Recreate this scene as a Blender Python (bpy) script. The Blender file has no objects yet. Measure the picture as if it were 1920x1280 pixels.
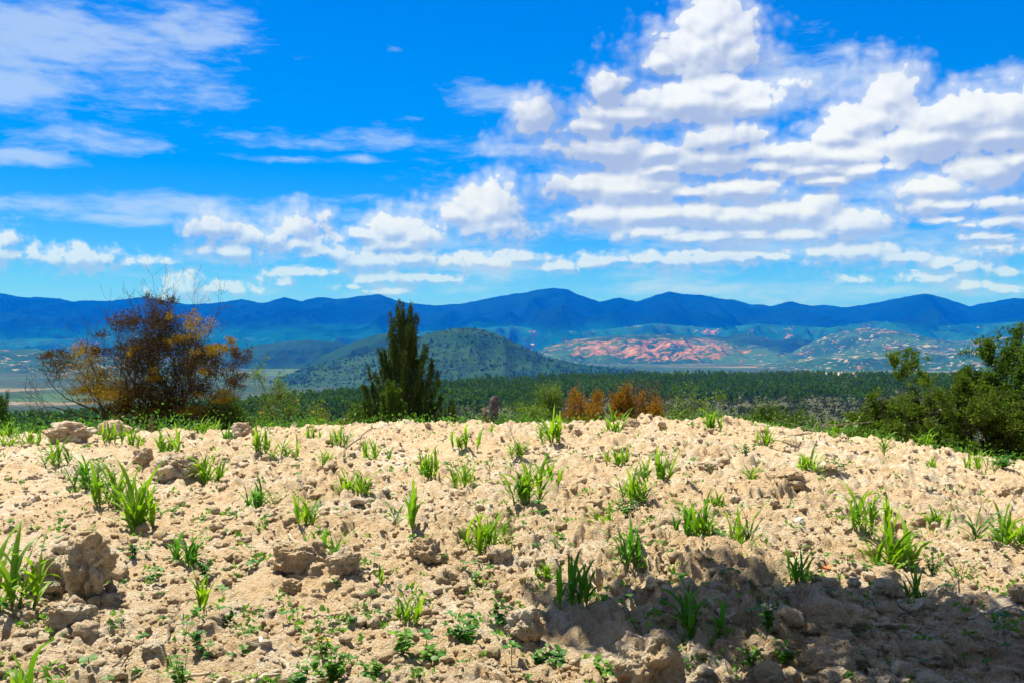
import bpy, bmesh, math, random
import numpy as np
from math import radians, pi
SC = bpy.context.scene
COL = SC.collection
F = 1867.0                      # focal length in photo pixels (35 mm lens)
CZ = 1.7                        # eye height
R = np.random.RandomState(11)
random.seed(5)

# ------------------------------------------------------------------ numpy noise
_P = np.random.RandomState(3).permutation(256)
_P = np.concatenate([_P, _P, _P])
_A = np.random.RandomState(4).uniform(0, 2*pi, 256)
_G2 = np.stack([np.cos(_A), np.sin(_A)], 1)
_g = np.random.RandomState(6).normal(size=(256, 3)); _G3 = _g/np.linalg.norm(_g, axis=1)[:, None]
def perlin2(x, y):
    xi = np.floor(x).astype(int); yi = np.floor(y).astype(int)
    xf = x-xi; yf = y-yi; xi &= 255; yi &= 255
    u = xf*xf*xf*(xf*(xf*6-15)+10); v = yf*yf*yf*(yf*(yf*6-15)+10)
    def g(ix, iy, fx, fy):
        h = _P[_P[ix & 255]+(iy & 255)]
        return _G2[h, 0]*fx+_G2[h, 1]*fy
    a = g(xi, yi, xf, yf); b = g(xi+1, yi, xf-1, yf); c = g(xi, yi+1, xf, yf-1); d = g(xi+1, yi+1, xf-1, yf-1)
    return 1.5*((a+(b-a)*u)*(1-v)+(c+(d-c)*u)*v)
def perlin3(x, y, z):
    xi = np.floor(x).astype(int); yi = np.floor(y).astype(int); zi = np.floor(z).astype(int)
    xf = x-xi; yf = y-yi; zf = z-zi
    f = lambda t: t*t*t*(t*(t*6-15)+10)
    u, v, w = f(xf), f(yf), f(zf); out = 0
    for dx in (0, 1):
        for dy in (0, 1):
            for dz in (0, 1):
                h = _P[_P[_P[(xi+dx) & 255]+((yi+dy) & 255)]+((zi+dz) & 255)]
                val = _G3[h, 0]*(xf-dx)+_G3[h, 1]*(yf-dy)+_G3[h, 2]*(zf-dz)
                out = out+val*(u if dx else 1-u)*(v if dy else 1-v)*(w if dz else 1-w)
    return 1.6*out
def fbm(x, y, o=4, lac=2.03, gain=.5):
    s = 0; a = 1
    for i in range(o):
        s = s+a*perlin2(x+i*17.3, y-i*9.1); x = x*lac; y = y*lac; a *= gain
    return s
def billow(x, y, o=4, lac=2.03, gain=.5):
    s = 0; a = 1
    for i in range(o):
        s = s+a*(np.abs(perlin2(x+i*17.3, y-i*9.1))*2-.6); x = x*lac; y = y*lac; a *= gain
    return s
def worley(x, y, seed=0):
    xi = np.floor(x).astype(int); yi = np.floor(y).astype(int)
    best = np.full(x.shape, 9.); bid = np.zeros(x.shape)
    for dx in (-1, 0, 1):
        for dy in (-1, 0, 1):
            cx = xi+dx; cy = yi+dy
            h = _P[_P[(cx+seed) & 255]+(cy & 255)]; h2 = _P[h+37]; h3 = _P[h2+91]
            d = np.hypot(cx+.15+.7*h/255-x, cy+.15+.7*h2/255-y)
            m = d < best; best = np.where(m, d, best); bid = np.where(m, h3/255., bid)
    return best, bid
def sstep(a, b, x):
    t = np.clip((x-a)/(b-a), 0, 1); return t*t*(3-2*t)

# ------------------------------------------------------------------ ground shape
CRX = np.array([-400, 0, 300, 600, 740, 1000, 1200, 1350, 1500, 1600, 1750, 1920, 2300])
CRY = np.array([815, 806, 802, 790, 786, 786, 784, 780, 797, 812, 833, 860, 900])
def crest(u):                    # height of the field's crest against bearing
    yp = np.interp(u*F+960, CRX, CRY)
    return CZ-(yp-640)/F*16.3-.05
EDX = np.array([-600, 0, 400, 600, 850, 1100, 1400, 1920, 2600])
EDD = np.array([425, 425, 470, 566, 715, 900, 960, 960, 960.])
def plateau_edge(u): return np.interp(u*F+960, EDX, EDD)
def base_z(x, y):
    r = np.hypot(x, y); yy = np.maximum(y, .5)
    u = np.clip(x/yy, -1.2, 1.2)
    zc = crest(u)
    z = zc*sstep(2., 14.5, y)+.0*r
    d = np.maximum(y-15, 0)
    drop = np.where(d < 4.2, .03*d*d, .03*4.2**2+.252*(d-4.2))
    z = z-drop
    zp = -33+1.2*fbm(x/60, y/60, 3)
    z = np.where(y > 15, np.maximum(z, zp)+np.where(np.abs(z-zp) < 4, (4-np.abs(z-zp))**2/16, 0), z)
    e = plateau_edge(u)
    t = sstep(0, 1, (r-e)/700.)
    zv = -125+6*fbm(x/900, y/900, 3)
    z = np.where((y > 100), z*(1-t)+zv*t, z)
    return z
def soil(x, y):
    wx = x+.05*perlin2(x*5, y*5)+.006*perlin2(x*21, y*21); wy = y+.05*perlin2(x*5+40, y*5)+.006*perlin2(x*21+9, y*21)
    rough = .8+.5*fbm(x*.45+3, y*.45, 2)
    rough = np.clip(rough, .35, 1.25)
    rough = rough*(.55+.45*sstep(-1.0, .6, x/np.maximum(y, 1)*6+.25*(y-5)))
    z = .05*fbm(x*.7, y*.7, 2)
    z = z+.03*np.sin(y*2*pi/1.35+1.5*perlin2(x*.5, y*.5))*.6
    z = z+rough*.035*fbm(x*2.3, y*2.3, 3)
    for sc, amp, thr, sd in ((2.1, .10, .66, 5), (4.3, .115, .45, 11), (8.3, .08, .35, 23), (15., .036, .3, 47), (29., .018, .25, 71)):
        d, i = worley(wx*sc, wy*sc, sd)
        rad = .30+.4*((i*7.13) % 1)
        b = np.clip(1-(d/rad)**2, 0, 1)**1.05
        z = z+rough*amp*rad*b*(i > thr)
        z = z-rough*amp*.55*sstep(.7, 0, d)*(i < .14)
    z = z+rough*(.030*billow(x*6, y*6, 3)+.015*billow(x*14+4, y*14, 3)+.005*fbm(x*48, y*48, 2))-.03
    return z
def gz(x, y):
    x = np.atleast_1d(np.asarray(x, float)); y = np.atleast_1d(np.asarray(y, float))
    return base_z(x, y)+soil(x, y)*sstep(24, 19, y)
def hit(px, py):                 # ground point seen at a photo pixel (smooth ground)
    u = (px-960)/F; v = (640-py)/F
    yy = np.linspace(3.2, 16.2, 1400)
    g = base_z(u*yy, yy)+.05
    ray = CZ+v*yy
    k = np.argmax(ray < g) if (ray < g).any() else len(yy)-1
    return u*yy[k], yy[k]

# ------------------------------------------------------------------ mesh helpers
def mesh_obj(name, V, Fc, mat, parent=None, smooth=True):
    me = bpy.data.meshes.new(name)
    V = np.asarray(V, np.float32)
    if isinstance(Fc, np.ndarray):
        k = Fc.shape[1]; n = len(Fc)
        me.vertices.add(len(V)); me.vertices.foreach_set('co', V.ravel())
        me.loops.add(n*k); me.loops.foreach_set('vertex_index', Fc.astype(np.int32).ravel())
        me.polygons.add(n); me.polygons.foreach_set('loop_start', np.arange(0, n*k, k, dtype=np.int32))
        me.polygons.foreach_set('loop_total', np.full(n, k, np.int32))
        me.update(calc_edges=True)
    else:
        me.from_pydata(V.tolist(), [], Fc); me.update()
    me.polygons.foreach_set('use_smooth', np.full(len(me.polygons), smooth)); me.validate()
    for m in (mat if isinstance(mat, (list, tuple)) else [mat]): me.materials.append(m)
    o = bpy.data.objects.new(name, me); COL.objects.link(o)
    if parent: o.parent = parent
    return o
def tag(o, label=None, cat=None, group=None, kind=None):
    if label: o['label'] = label
    if cat: o['category'] = cat
    if group: o['group'] = group
    if kind: o['kind'] = kind
    return o
def empty(name, loc, rz=0):
    o = bpy.data.objects.new(name, None); COL.objects.link(o)
    o.location = loc; o.rotation_euler = (0, 0, rz); o.empty_display_size = .1
    return o
def gridfaces(nr, nc):
    i = np.arange(nr-1)[:, None]*nc+np.arange(nc-1)[None, :]
    return np.stack([i, i+1, i+nc+1, i+nc], -1).reshape(-1, 4)
class Tubes:
    def __init__(s): s.V = []; s.F = []; s.n = 0
    def add(s, pts, rad, sides=5):
        pts = np.asarray(pts, float); n = len(pts)
        rad = np.broadcast_to(np.asarray(rad, float), (n,))
        t = np.gradient(pts, axis=0); t /= np.linalg.norm(t, axis=1)[:, None]+1e-9
        ref = np.array([.31, .72, .21]) if abs(t[0][2]) > .8 else np.array([0, 0, 1.])
        a = np.cross(t, ref); a /= np.linalg.norm(a, axis=1)[:, None]+1e-9
        b = np.cross(t, a)
        th = np.arange(sides)*2*pi/sides
        ring = pts[:, None]+rad[:, None, None]*(np.cos(th)[None, :, None]*a[:, None]+np.sin(th)[None, :, None]*b[:, None])
        s.V.append(ring.reshape(-1, 3))
        i = np.arange(n-1)[:, None]*sides; j = np.arange(sides)[None]; k = (j+1) % sides
        s.F.append(np.stack([i+j, i+k, i+sides+k, i+sides+j], -1).reshape(-1, 4)+s.n)
        s.n += n*sides
    def build(s, name, mat, parent=None):
        return mesh_obj(name, np.concatenate(s.V), np.concatenate(s.F), mat, parent)
def unit(v): return v/(np.linalg.norm(v, axis=-1, keepdims=True)+1e-9)
def leafquads(P, size, aspect=2., updir=None, rs=R, bias=0.5, fold=True):
    """diamond leaves at points P, random orientation, optional preferred axis"""
    n = len(P); size = np.broadcast_to(np.asarray(size, float), (n,))[:, None]*rs.uniform(.6, 1.4, (n, 1))
    d = rs.normal(size=(n, 3))
    if updir is not None: d = unit(d)*(1-bias)+updir*bias
    d = unit(d); s = unit(np.cross(d, rs.normal(size=(n, 3)))); nn = np.cross(d, s)
    w = size/aspect
    V = np.stack([P, P+d*size*.5+s*w*.5+nn*w*.15, P+d*size, P+d*size*.5-s*w*.5+nn*w*.15], 1)
    return V.reshape(-1, 3)
def quads_obj(name, V, mat, parent=None):
    return mesh_obj(name, V, np.arange(len(V)).reshape(-1, 4), mat, parent, smooth=False)

# ------------------------------------------------------------------ materials
def newmat(name):
    m = bpy.data.materials.new(name); m.use_nodes = True; nt = m.node_tree; nt.nodes.clear()
    return m, nt
class NB:                         # small node builder
    def __init__(s, nt): s.nt = nt
    def n(s, t, **k):
        o = s.nt.nodes.new(t)
        for a, b in k.items(): setattr(o, a, b)
        return o
    def put(s, sock, v):
        if v is None: return
        if hasattr(v, 'is_linked') or isinstance(v, bpy.types.NodeSocket): s.nt.links.new(v, sock)
        else:
            if sock.type == 'RGBA' and len(v) == 3: v = (*v, 1)
            sock.default_value = v
    def math(s, op, a, b=None, c=None, clamp=False):
        o = s.n('ShaderNodeMath', operation=op, use_clamp=clamp)
        s.put(o.inputs[0], a); s.put(o.inputs[1], b); s.put(o.inputs[2], c); return o.outputs[0]
    def vm(s, op, a, b=None, c=None):
        o = s.n('ShaderNodeVectorMath', operation=op)
        s.put(o.inputs[0], a); s.put(o.inputs[1], b)
        if c is not None: s.put(o.inputs[2], c)
        return o.outputs['Value'] if op in ('LENGTH', 'DOT_PRODUCT') else o.outputs[0]
    def ramp(s, v, a, b, lo=0., hi=1.):
        o = s.n('ShaderNodeMapRange', interpolation_type='SMOOTHSTEP')
        s.put(o.inputs[0], v); s.put(o.inputs[1], a); s.put(o.inputs[2], b); s.put(o.inputs[3], lo); s.put(o.inputs[4], hi)
        return o.outputs[0]
    def mix(s, f, a, b, bt='MIX'):
        o = s.n('ShaderNodeMix', data_type='RGBA', blend_type=bt)
        s.put(o.inputs[0], f); s.put(o.inputs[6], a); s.put(o.inputs[7], b); return o.outputs[2]
    def noise(s, vec, scale, detail=4, rough=.5, dist=0.):
        o = s.n('ShaderNodeTexNoise'); s.put(o.inputs['Vector'], vec)
        o.inputs['Scale'].default_value = scale; o.inputs['Detail'].default_value = detail
        o.inputs['Roughness'].default_value = rough; o.inputs['Distortion'].default_value = dist
        return o.outputs[0]
    def vor(s, vec, scale, feature='F1', out='Distance', **k):
        o = s.n('ShaderNodeTexVoronoi', feature=feature); s.put(o.inputs['Vector'], vec); o.inputs['Scale'].default_value = scale
        for a, b in k.items(): o.inputs[a].default_value = b
        return o.outputs[out]
    def surf(s, color, rough=.9, height=None, bs=.5, bd=.01, spec=.2, normal=None):
        p = s.n('ShaderNodeBsdfPrincipled'); s.put(p.inputs['Base Color'], color); s.put(p.inputs['Roughness'], rough)
        p.inputs['Specular IOR Level'].default_value = spec
        if height is not None:
            b = s.n('ShaderNodeBump'); b.inputs['Strength'].default_value = bs; b.inputs['Distance'].default_value = bd
            s.put(b.inputs['Height'], height); s.nt.links.new(b.outputs[0], p.inputs['Normal'])
        return p.outputs[0]
    def out(s, sh): o = s.n('ShaderNodeOutputMaterial'); s.nt.links.new(sh, o.inputs[0]); return o
def mat_soil(name, dark=1.):
    m, nt = newmat(name); b = NB(nt)
    pos = b.n('ShaderNodeNewGeometry').outputs['Position']
    n1 = b.noise(pos, 1.1, 5, .6); n2 = b.noise(pos, 9, 6, .65); n3 = b.noise(pos, 70, 5, .7)
    c = b.mix(b.ramp(n1, .42, .66), (.78*dark, .59*dark, .37*dark), (.86*dark, .76*dark, .61*dark))
    c = b.mix(b.ramp(n2, .40, .66), c, (.66*dark, .45*dark, .24*dark))
    c = b.mix(b.ramp(n3, .45, .7, 0, .7), c, (.88*dark, .82*dark, .72*dark))
    c = b.mix(b.ramp(n3, .48, .3, 0, .5), c, (.42*dark, .28*dark, .16*dark))
    h = b.math('ADD', b.noise(pos, 42, 9, .78), b.math('MULTIPLY', b.vor(pos, 90), -.25))
    b.out(b.surf(c, .95, h, 1., .06, .1)); return m
def mat_leaf(name, c1, c2, trans=.5, rough=.5, spec=.3, tc=None, nscale=3.):
    m, nt = newmat(name); b = NB(nt)
    g = b.n('ShaderNodeNewGeometry')
    c = b.mix(g.outputs['Random Per Island'], c1, c2)
    nz = b.noise(g.outputs['Position'], nscale, 3)
    c = b.mix(b.ramp(nz, .35, .65, 0, .5), c, c1)
    p = b.surf(c, rough, spec=spec)
    t = b.n('ShaderNodeBsdfTranslucent')
    b.put(t.inputs[0], b.mix(1., c, tc or (1.6, 1.7, .7), 'MULTIPLY'))
    mx = b.n('ShaderNodeMixShader'); mx.inputs[0].default_value = trans
    nt.links.new(p, mx.inputs[1]); nt.links.new(t.outputs[0], mx.inputs[2]); b.out(mx.outputs[0]); return m
def mat_bark(name, c1, c2, scale=30):
    m, nt = newmat(name); b = NB(nt)
    pos = b.n('ShaderNodeNewGeometry').outputs['Position']
    n = b.noise(pos, scale, 5, .65)
    b.out(b.surf(b.mix(b.ramp(n, .35, .65), c1, c2), .9, n, .6, .02, .1)); return m

M = {}
M['soil'] = mat_soil('dry_soil')
M['clod'] = mat_soil('dry_clod', 1.)
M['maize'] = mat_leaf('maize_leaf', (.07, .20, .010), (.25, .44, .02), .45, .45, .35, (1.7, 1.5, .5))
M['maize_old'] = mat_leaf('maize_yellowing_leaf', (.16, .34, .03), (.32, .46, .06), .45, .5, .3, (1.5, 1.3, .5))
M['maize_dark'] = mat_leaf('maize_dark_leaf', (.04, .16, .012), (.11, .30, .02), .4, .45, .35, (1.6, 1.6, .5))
M['stem'] = mat_leaf('maize_stem', (.07, .15, .02), (.13, .2, .04), .1)
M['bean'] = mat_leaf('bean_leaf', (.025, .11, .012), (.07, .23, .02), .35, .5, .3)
M['weed'] = mat_leaf('weed_leaf', (.06, .17, .02), (.17, .33, .05), .4, .5, .3)
M['cover'] = mat_leaf('ground_cover_leaf', (.03, .11, .012), (.13, .30, .03), .4)
M['juniper'] = mat_leaf('juniper_needle', (.014, .034, .005), (.075, .11, .014), .2, .7, .1)
M['rust'] = mat_leaf('rusty_needle', (.12, .058, .005), (.42, .21, .018), .3, .7, .1)
M['brown'] = mat_leaf('dead_brown_needle', (.030, .018, .004), (.12, .075, .018), .15, .8, .1, (1.2, 1., .8))
M['feather2'] = mat_leaf('dark_feathery_leaf', (.03, .065, .004), (.13, .19, .013), .35, .6, .15)
M['gold'] = mat_leaf('golden_needle', (.11, .07, .005), (.38, .25, .012), .25, .7, .1)
M['tree'] = mat_leaf('tree_leaf', (.022, .058, .006), (.11, .195, .018), .3, .6, .15)
M['feather'] = mat_leaf('feathery_leaf', (.032, .07, .006), (.13, .19, .014), .35, .6, .15)
M['ygreen'] = mat_leaf('yellow_green_leaf', (.05, .10, .01), (.17, .26, .03), .4)
M['pine'] = mat_leaf('pine_needle', (.016, .060, .004), (.085, .17, .008), .25, .8, .1, nscale=.02)
M['scrub'] = mat_leaf('scrub_leaf', (.016, .026, .012), (.06, .085, .03), .15, .8, .1, nscale=.02)
M['hillscrub'] = mat_leaf('hill_scrub_leaf', (.006, .020, .009), (.018, .045, .016), .15, .8, .1, nscale=.01)
M['bark'] = mat_bark('grey_bark', (.05, .04, .032), (.17, .14, .11))
M['bark_dark'] = mat_bark('dark_bark', (.022, .014, .010), (.07, .048, .036))
M['straw'] = mat_bark('dry_straw', (.28, .22, .16), (.62, .54, .42), 60)
M['twig'] = mat_bark('dry_twig', (.10, .075, .055), (.28, .22, .17), 60)
M['stump'] = mat_bark('weathered_wood', (.03, .028, .032), (.12, .11, .115), 14)
M['stump2'] = mat_bark('brown_wood', (.09, .05, .03), (.22, .13, .08), 25)
def flat(name, c, rough=.6, spec=.3):
    m, nt = newmat(name); b = NB(nt); pos = b.n('ShaderNodeNewGeometry').outputs['Position']
    b.out(b.surf(b.mix(b.ramp(b.noise(pos, 80, 4), .35, .7), c, tuple(q*.7 for q in c)), rough, spec=spec)); return m
M['white'] = flat('white_plastic', (.75, .75, .72))
M['orange'] = flat('orange_plastic', (.75, .2, .06))
M['teal'] = flat('teal_plastic', (.02, .42, .36))
M['blue'] = flat('blue_plastic', (.08, .25, .5))
M['flower'] = flat('yellow_petal', (.85, .6, .02))
M['flowerw'] = flat('white_petal', (.85, .83, .7))
M['stone'] = flat('grey_stone', (.30, .31, .34), .8)
M['palestone'] = flat('pale_stone', (.72, .68, .6), .8)

def mat_land():
    m, nt = newmat('countryside'); b = NB(nt)
    pos = b.n('ShaderNodeNewGeometry').outputs['Position']
    sep = b.n('ShaderNodeSeparateXYZ'); nt.links.new(pos, sep.inputs[0])
    dist = b.vm('LENGTH', pos)
    n1 = b.noise(pos, .6, 5, .6)
    grass = b.mix(b.ramp(n1, .35, .65), (.05, .085, .018), (.10, .12, .035))
    n2 = b.noise(pos, .045, 8, .7)
    plat = b.mix(b.ramp(n2, .35, .6), (.045, .055, .03), (.085, .095, .05))
    st = b.vm('MULTIPLY', pos, (.35, 1, 1))
    n3 = b.noise(st, .05, 6, .68)
    plat = b.mix(b.ramp(n3, .60, .63), plat, (.33, .32, .31))
    c = b.mix(b.ramp(dist, 60, 180), grass, plat)
    # valley floor: patchwork of fields, woods and bare earth, stretched along the valley
    sv = b.vm('MULTIPLY', pos, (.6, 1, 1))
    v1 = b.n('ShaderNodeTexVoronoi'); nt.links.new(sv, v1.inputs['Vector']); v1.inputs['Scale'].default_value = .004
    sc = b.n('ShaderNodeSeparateColor'); nt.links.new(v1.outputs['Color'], sc.inputs[0])
    val = b.mix(b.ramp(sc.outputs[0], .2, .8), (.018, .052, .02), (.05, .095, .032))
    val = b.mix(b.math('GREATER_THAN', sc.outputs[1], .88), val, (.17, .14, .09))
    n4 = b.noise(sv, .0035, 7, .7)
    val = b.mix(b.ramp(n4, .5, .54), val, (.035, .055, .028))
    n5 = b.noise(sv, .02, 4, .6)
    val = b.mix(b.ramp(n5, .67, .73), val, (.36, .31, .26))
    c = b.mix(b.ramp(sep.outputs[2], -45, -70), c, val)
    h = b.noise(pos, .25, 8, .75)
    b.out(b.surf(c, .95, h, .8, 2., .05)); return m
M['land'] = mat_land()

def mat_hill(name, g1, g2, patch=None, pscale=.002, pthr=.6, spots=.03, spotc=(.02, .035, .015), pale=None, pale_thr=.66, bump=30., zfade=None, center=None, stretch=(1, 1, 1), foot=None):
    """patch: colour of bare earth; center: (x, y, z, rx, ry, rz) region in which it dominates"""
    m, nt = newmat(name); b = NB(nt)
    pos = b.n('ShaderNodeNewGeometry').outputs['Position']
    st = b.vm('MULTIPLY', pos, stretch)
    n1 = b.noise(st, pscale*.8, 7, .6)
    c = b.mix(b.ramp(n1, .38, .62), g1, g2)
    if foot:                       # lighter lower slopes: paler growth plus sunlight below cloud shadow, put into the colour
        sep = b.n('ShaderNodeSeparateXYZ'); nt.links.new(pos, sep.inputs[0])
        zz = b.math('ADD', sep.outputs[2], b.math('MULTIPLY', b.math('SUBTRACT', b.noise(pos, .0008, 5, .6), .5), 420))
        c = b.mix(b.ramp(zz, foot[1], foot[0]), c, foot[2])
    if patch:
        n2 = b.noise(st, pscale*2.2, 9, .76, .3)
        if center:
            k = b.vm('SUBTRACT', pos, center[:3]); k = b.vm('MULTIPLY', k, tuple(1/q for q in center[3:]))
            n2 = b.math('ADD', n2, b.ramp(b.vm('LENGTH', k), .35, 1.3, .17, 0))
        c = b.mix(b.ramp(n2, pthr-.01, pthr+.05), c, patch)
        c = b.mix(b.ramp(b.math('ADD', n2, b.math('MULTIPLY', b.math('SUBTRACT', b.noise(st, pscale*18, 5, .7), .5), .25)), pthr+.09, pthr+.12), c, tuple(min(.8, q*1.35+.04) for q in patch))
    if pale:
        n3 = b.noise(st, pscale*9, 5, .65)
        n3 = b.math('ADD', n3, b.math('MULTIPLY', b.math('SUBTRACT', b.noise(st, pscale*1.7, 3, .5), .5), .3))
        c = b.mix(b.ramp(n3, pale_thr, pale_thr+.03), c, pale)
    if spots:
        v = b.vor(pos, spots); nn = b.noise(pos, spots*.25, 3)
        c = b.mix(b.math('MULTIPLY', b.ramp(v, .5, .3), b.ramp(nn, .4, .6, .15, .6)), c, spotc)
    h = b.noise(pos, .004, 9, .62)
    b.out(b.surf(c, .95, h, .7, bump, 0.)); return m
G1 = (.030, .060, .022); G2 = (.075, .115, .040)
M['cone'] = mat_hill('scrub_hill', (.012, .044, .014), (.030, .070, .024), patch=(.28, .24, .20), pscale=.0035, pthr=.76, spots=.055, spotc=(.010, .032, .012), pale=(.22, .23, .15), pale_thr=.84, bump=14, stretch=(.5, .5, 2.5))
M['back'] = mat_hill('wooded_hill', (.006, .028, .011), (.014, .048, .018), patch=(.45, .20, .13), pscale=.003, pthr=.70, spots=.03)
M['mtn'] = mat_hill('shaded_forest_mountain', (.001, .012, .008), (.003, .020, .010), patch=(.42, .17, .11), pscale=.0009, pthr=.735, spots=0, bump=160, foot=(60, 240, (.004, .06, .022)))  # near-black upper forest carries the cloud shadow in its colour
M['pale'] = mat_hill('bare_pale_rock', (.33, .31, .28), (.42, .39, .35), patch=(.05, .09, .03), pscale=.05, pthr=.62, spots=0, bump=1.)
def ppos(px, py, D): return ((px-960)/F*D, D, CZ+(640-py)/F*D)
rc = ppos(1200, 655, 6600)
M['red'] = mat_hill('red_earth_hill', (.012, .05, .022), (.035, .09, .032), patch=(.21, .11, .045), pscale=.0038, pthr=.625, spots=.025, pale=(.30, .21, .14), pale_thr=.64, bump=50,
                    center=(rc[0], rc[1], rc[2], 800, 1500, 90), stretch=(.55, .8, 1.8))
M['village'] = mat_hill('settled_hill', (.012, .05, .022), (.032, .085, .032), patch=(.24, .11, .055), pscale=.0036, pthr=.59, spots=.022, pale=(.26, .21, .17), pale_thr=.59, bump=40, stretch=(.45, .7, 1.8))

# ------------------------------------------------------------------ ground sheets
def polar(rs_, th):
    Rr, T = np.meshgrid(rs_, th, indexing='ij'); return Rr*np.sin(T), Rr*np.cos(T)
def build_field():
    rr = np.exp(np.arange(math.log(3.0), math.log(22.5), .0025)); th = np.radians(np.linspace(-40, 40, 1120))
    X, Y = polar(rr, th)
    Z = base_z(X, Y)+soil(X, Y)*sstep(24, 19, Y)
    fade = sstep(22.4, 20.5, np.hypot(X, Y))*sstep(40, 38.5, np.abs(np.degrees(np.arctan2(X, Y))))*sstep(3.0, 3.2, np.hypot(X, Y))
    Z = Z-.25*(1-fade)
    o = mesh_obj('field', np.stack([X, Y, Z], -1).reshape(-1, 3), gridfaces(*X.shape)[:, ::-1], M['soil'])
    tag(o, kind='structure')
def mat_ground():                # soil close by, countryside beyond the crest
    m = M['land']; nt = m.node_tree; b = NB(nt)
    outn = [n for n in nt.nodes if n.type == 'OUTPUT_MATERIAL'][0]; sh = outn.inputs[0].links[0].from_socket
    pos = b.n('ShaderNodeNewGeometry').outputs['Position']; sep = b.n('ShaderNodeSeparateXYZ'); nt.links.new(pos, sep.inputs[0])
    n2 = b.noise(pos, 9, 6, .65)
    s = b.surf(b.mix(b.ramp(n2, .4, .66), (.82, .69, .53), (.7, .5, .3)), .95, b.noise(pos, 30, 8, .7), .9, .05, .1)
    mx = b.n('ShaderNodeMixShader')
    nt.links.new(b.ramp(b.math('ADD', sep.outputs[1], b.math('MULTIPLY', b.noise(pos, 2, 3), 3)), 19.0, 20.5), mx.inputs[0])
    nt.links.new(s, mx.inputs[1]); nt.links.new(sh, mx.inputs[2]); nt.links.new(mx.outputs[0], outn.inputs[0])
def build_ground():
    mat_ground()
    rr = np.concatenate([np.array([.01, .5, 1, 1.5, 2, 2.6]), np.exp(np.linspace(math.log(3.0), math.log(26), 110)), np.exp(np.linspace(math.log(26.6), math.log(21000), 330))])
    th = np.radians(np.concatenate([np.arange(-180, -46, 3.), np.arange(-46, 46, .16), np.arange(46, 181, 3.)])); th[-1] = pi
    X, Y = polar(rr, th)
    Z = base_z(X, Y)
    rad = np.hypot(X, Y); az = np.abs(np.degrees(np.arctan2(X, Y)))
    inside = sstep(22.3, 21.3, rad)*sstep(39.5, 38.6, az)*sstep(2.9, 3.3, rad)
    Z = Z-.35*inside+.05*(1-inside)*sstep(26, 22, rad)*fbm(X*2, Y*2, 2)
    o = mesh_obj('ground', np.stack([X, Y, Z], -1).reshape(-1, 3), gridfaces(*X.shape)[:, ::-1], M['land'])
    tag(o, kind='structure')

# ------------------------------------------------------------------ hills and mountains
def ridge(name, D, sil, basez, front, back, mat, seed, wob=.04, rn=.3, nr=120, step=.07, power=1.15):
    sil = np.array(sil, float); u = (sil[:, 0]-960)/F; v = (640-sil[:, 1])/F
    uu = np.linspace(u[0], u[-1], max(60, int(np.degrees(np.arctan(u[-1])-np.arctan(u[0]))/step)))
    # smooth-ish interpolation of the skyline plus small tree-scale roughness
    vv = np.interp(uu, u, v); k = np.array([.25, .5, .25])
    for _ in range(3): vv[1:-1] = np.convolve(vv, k, 'valid')
    vv = vv+.0006*fbm(uu*90+seed, uu*0+3, 4)*sstep(0, .15, (uu-u[0])/(u[-1]-u[0]))
    Dc = D*(1+wob*fbm(uu*7+seed, uu*0+1.7, 3)); H = CZ+vv*Dc
    t = np.concatenate([np.linspace(-1, 0, nr), np.linspace(0, 1, 30)[1:]])
    T, U = np.meshgrid(t, uu, indexing='ij'); Hc = H[None]; Y = Dc[None]+np.where(T < 0, T*front, T*back); X = U*Y
    s = np.clip(1-np.abs(T), 0, 1)**power
    zz = basez+(Hc-basez)*s
    amp = np.maximum(Hc-basez, 0)*rn
    L = max(front/5., 60)
    rid = 1-np.abs(perlin2(X/L+seed, Y/(L*2.2)+2))*2.2
    rid2 = 1-np.abs(perlin2(X/L*2.7+seed, Y/(L*4)+8))*2.2
    msk = np.clip(np.abs(T)*4, 0, 1)*np.clip((1-np.abs(T))*3, 0, 1)
    zz = zz+amp*msk*(rid*.55+rid2*.28-.45)+amp*.12*msk*fbm(X/L*5, Y/L*5, 3)
    zz = zz-(1-s)**8*30
    o = mesh_obj(name, np.stack([X, Y, zz], -1).reshape(-1, 3), gridfaces(*X.shape)[:, ::-1], mat)
    tag(o, kind='structure'); return o

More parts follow.
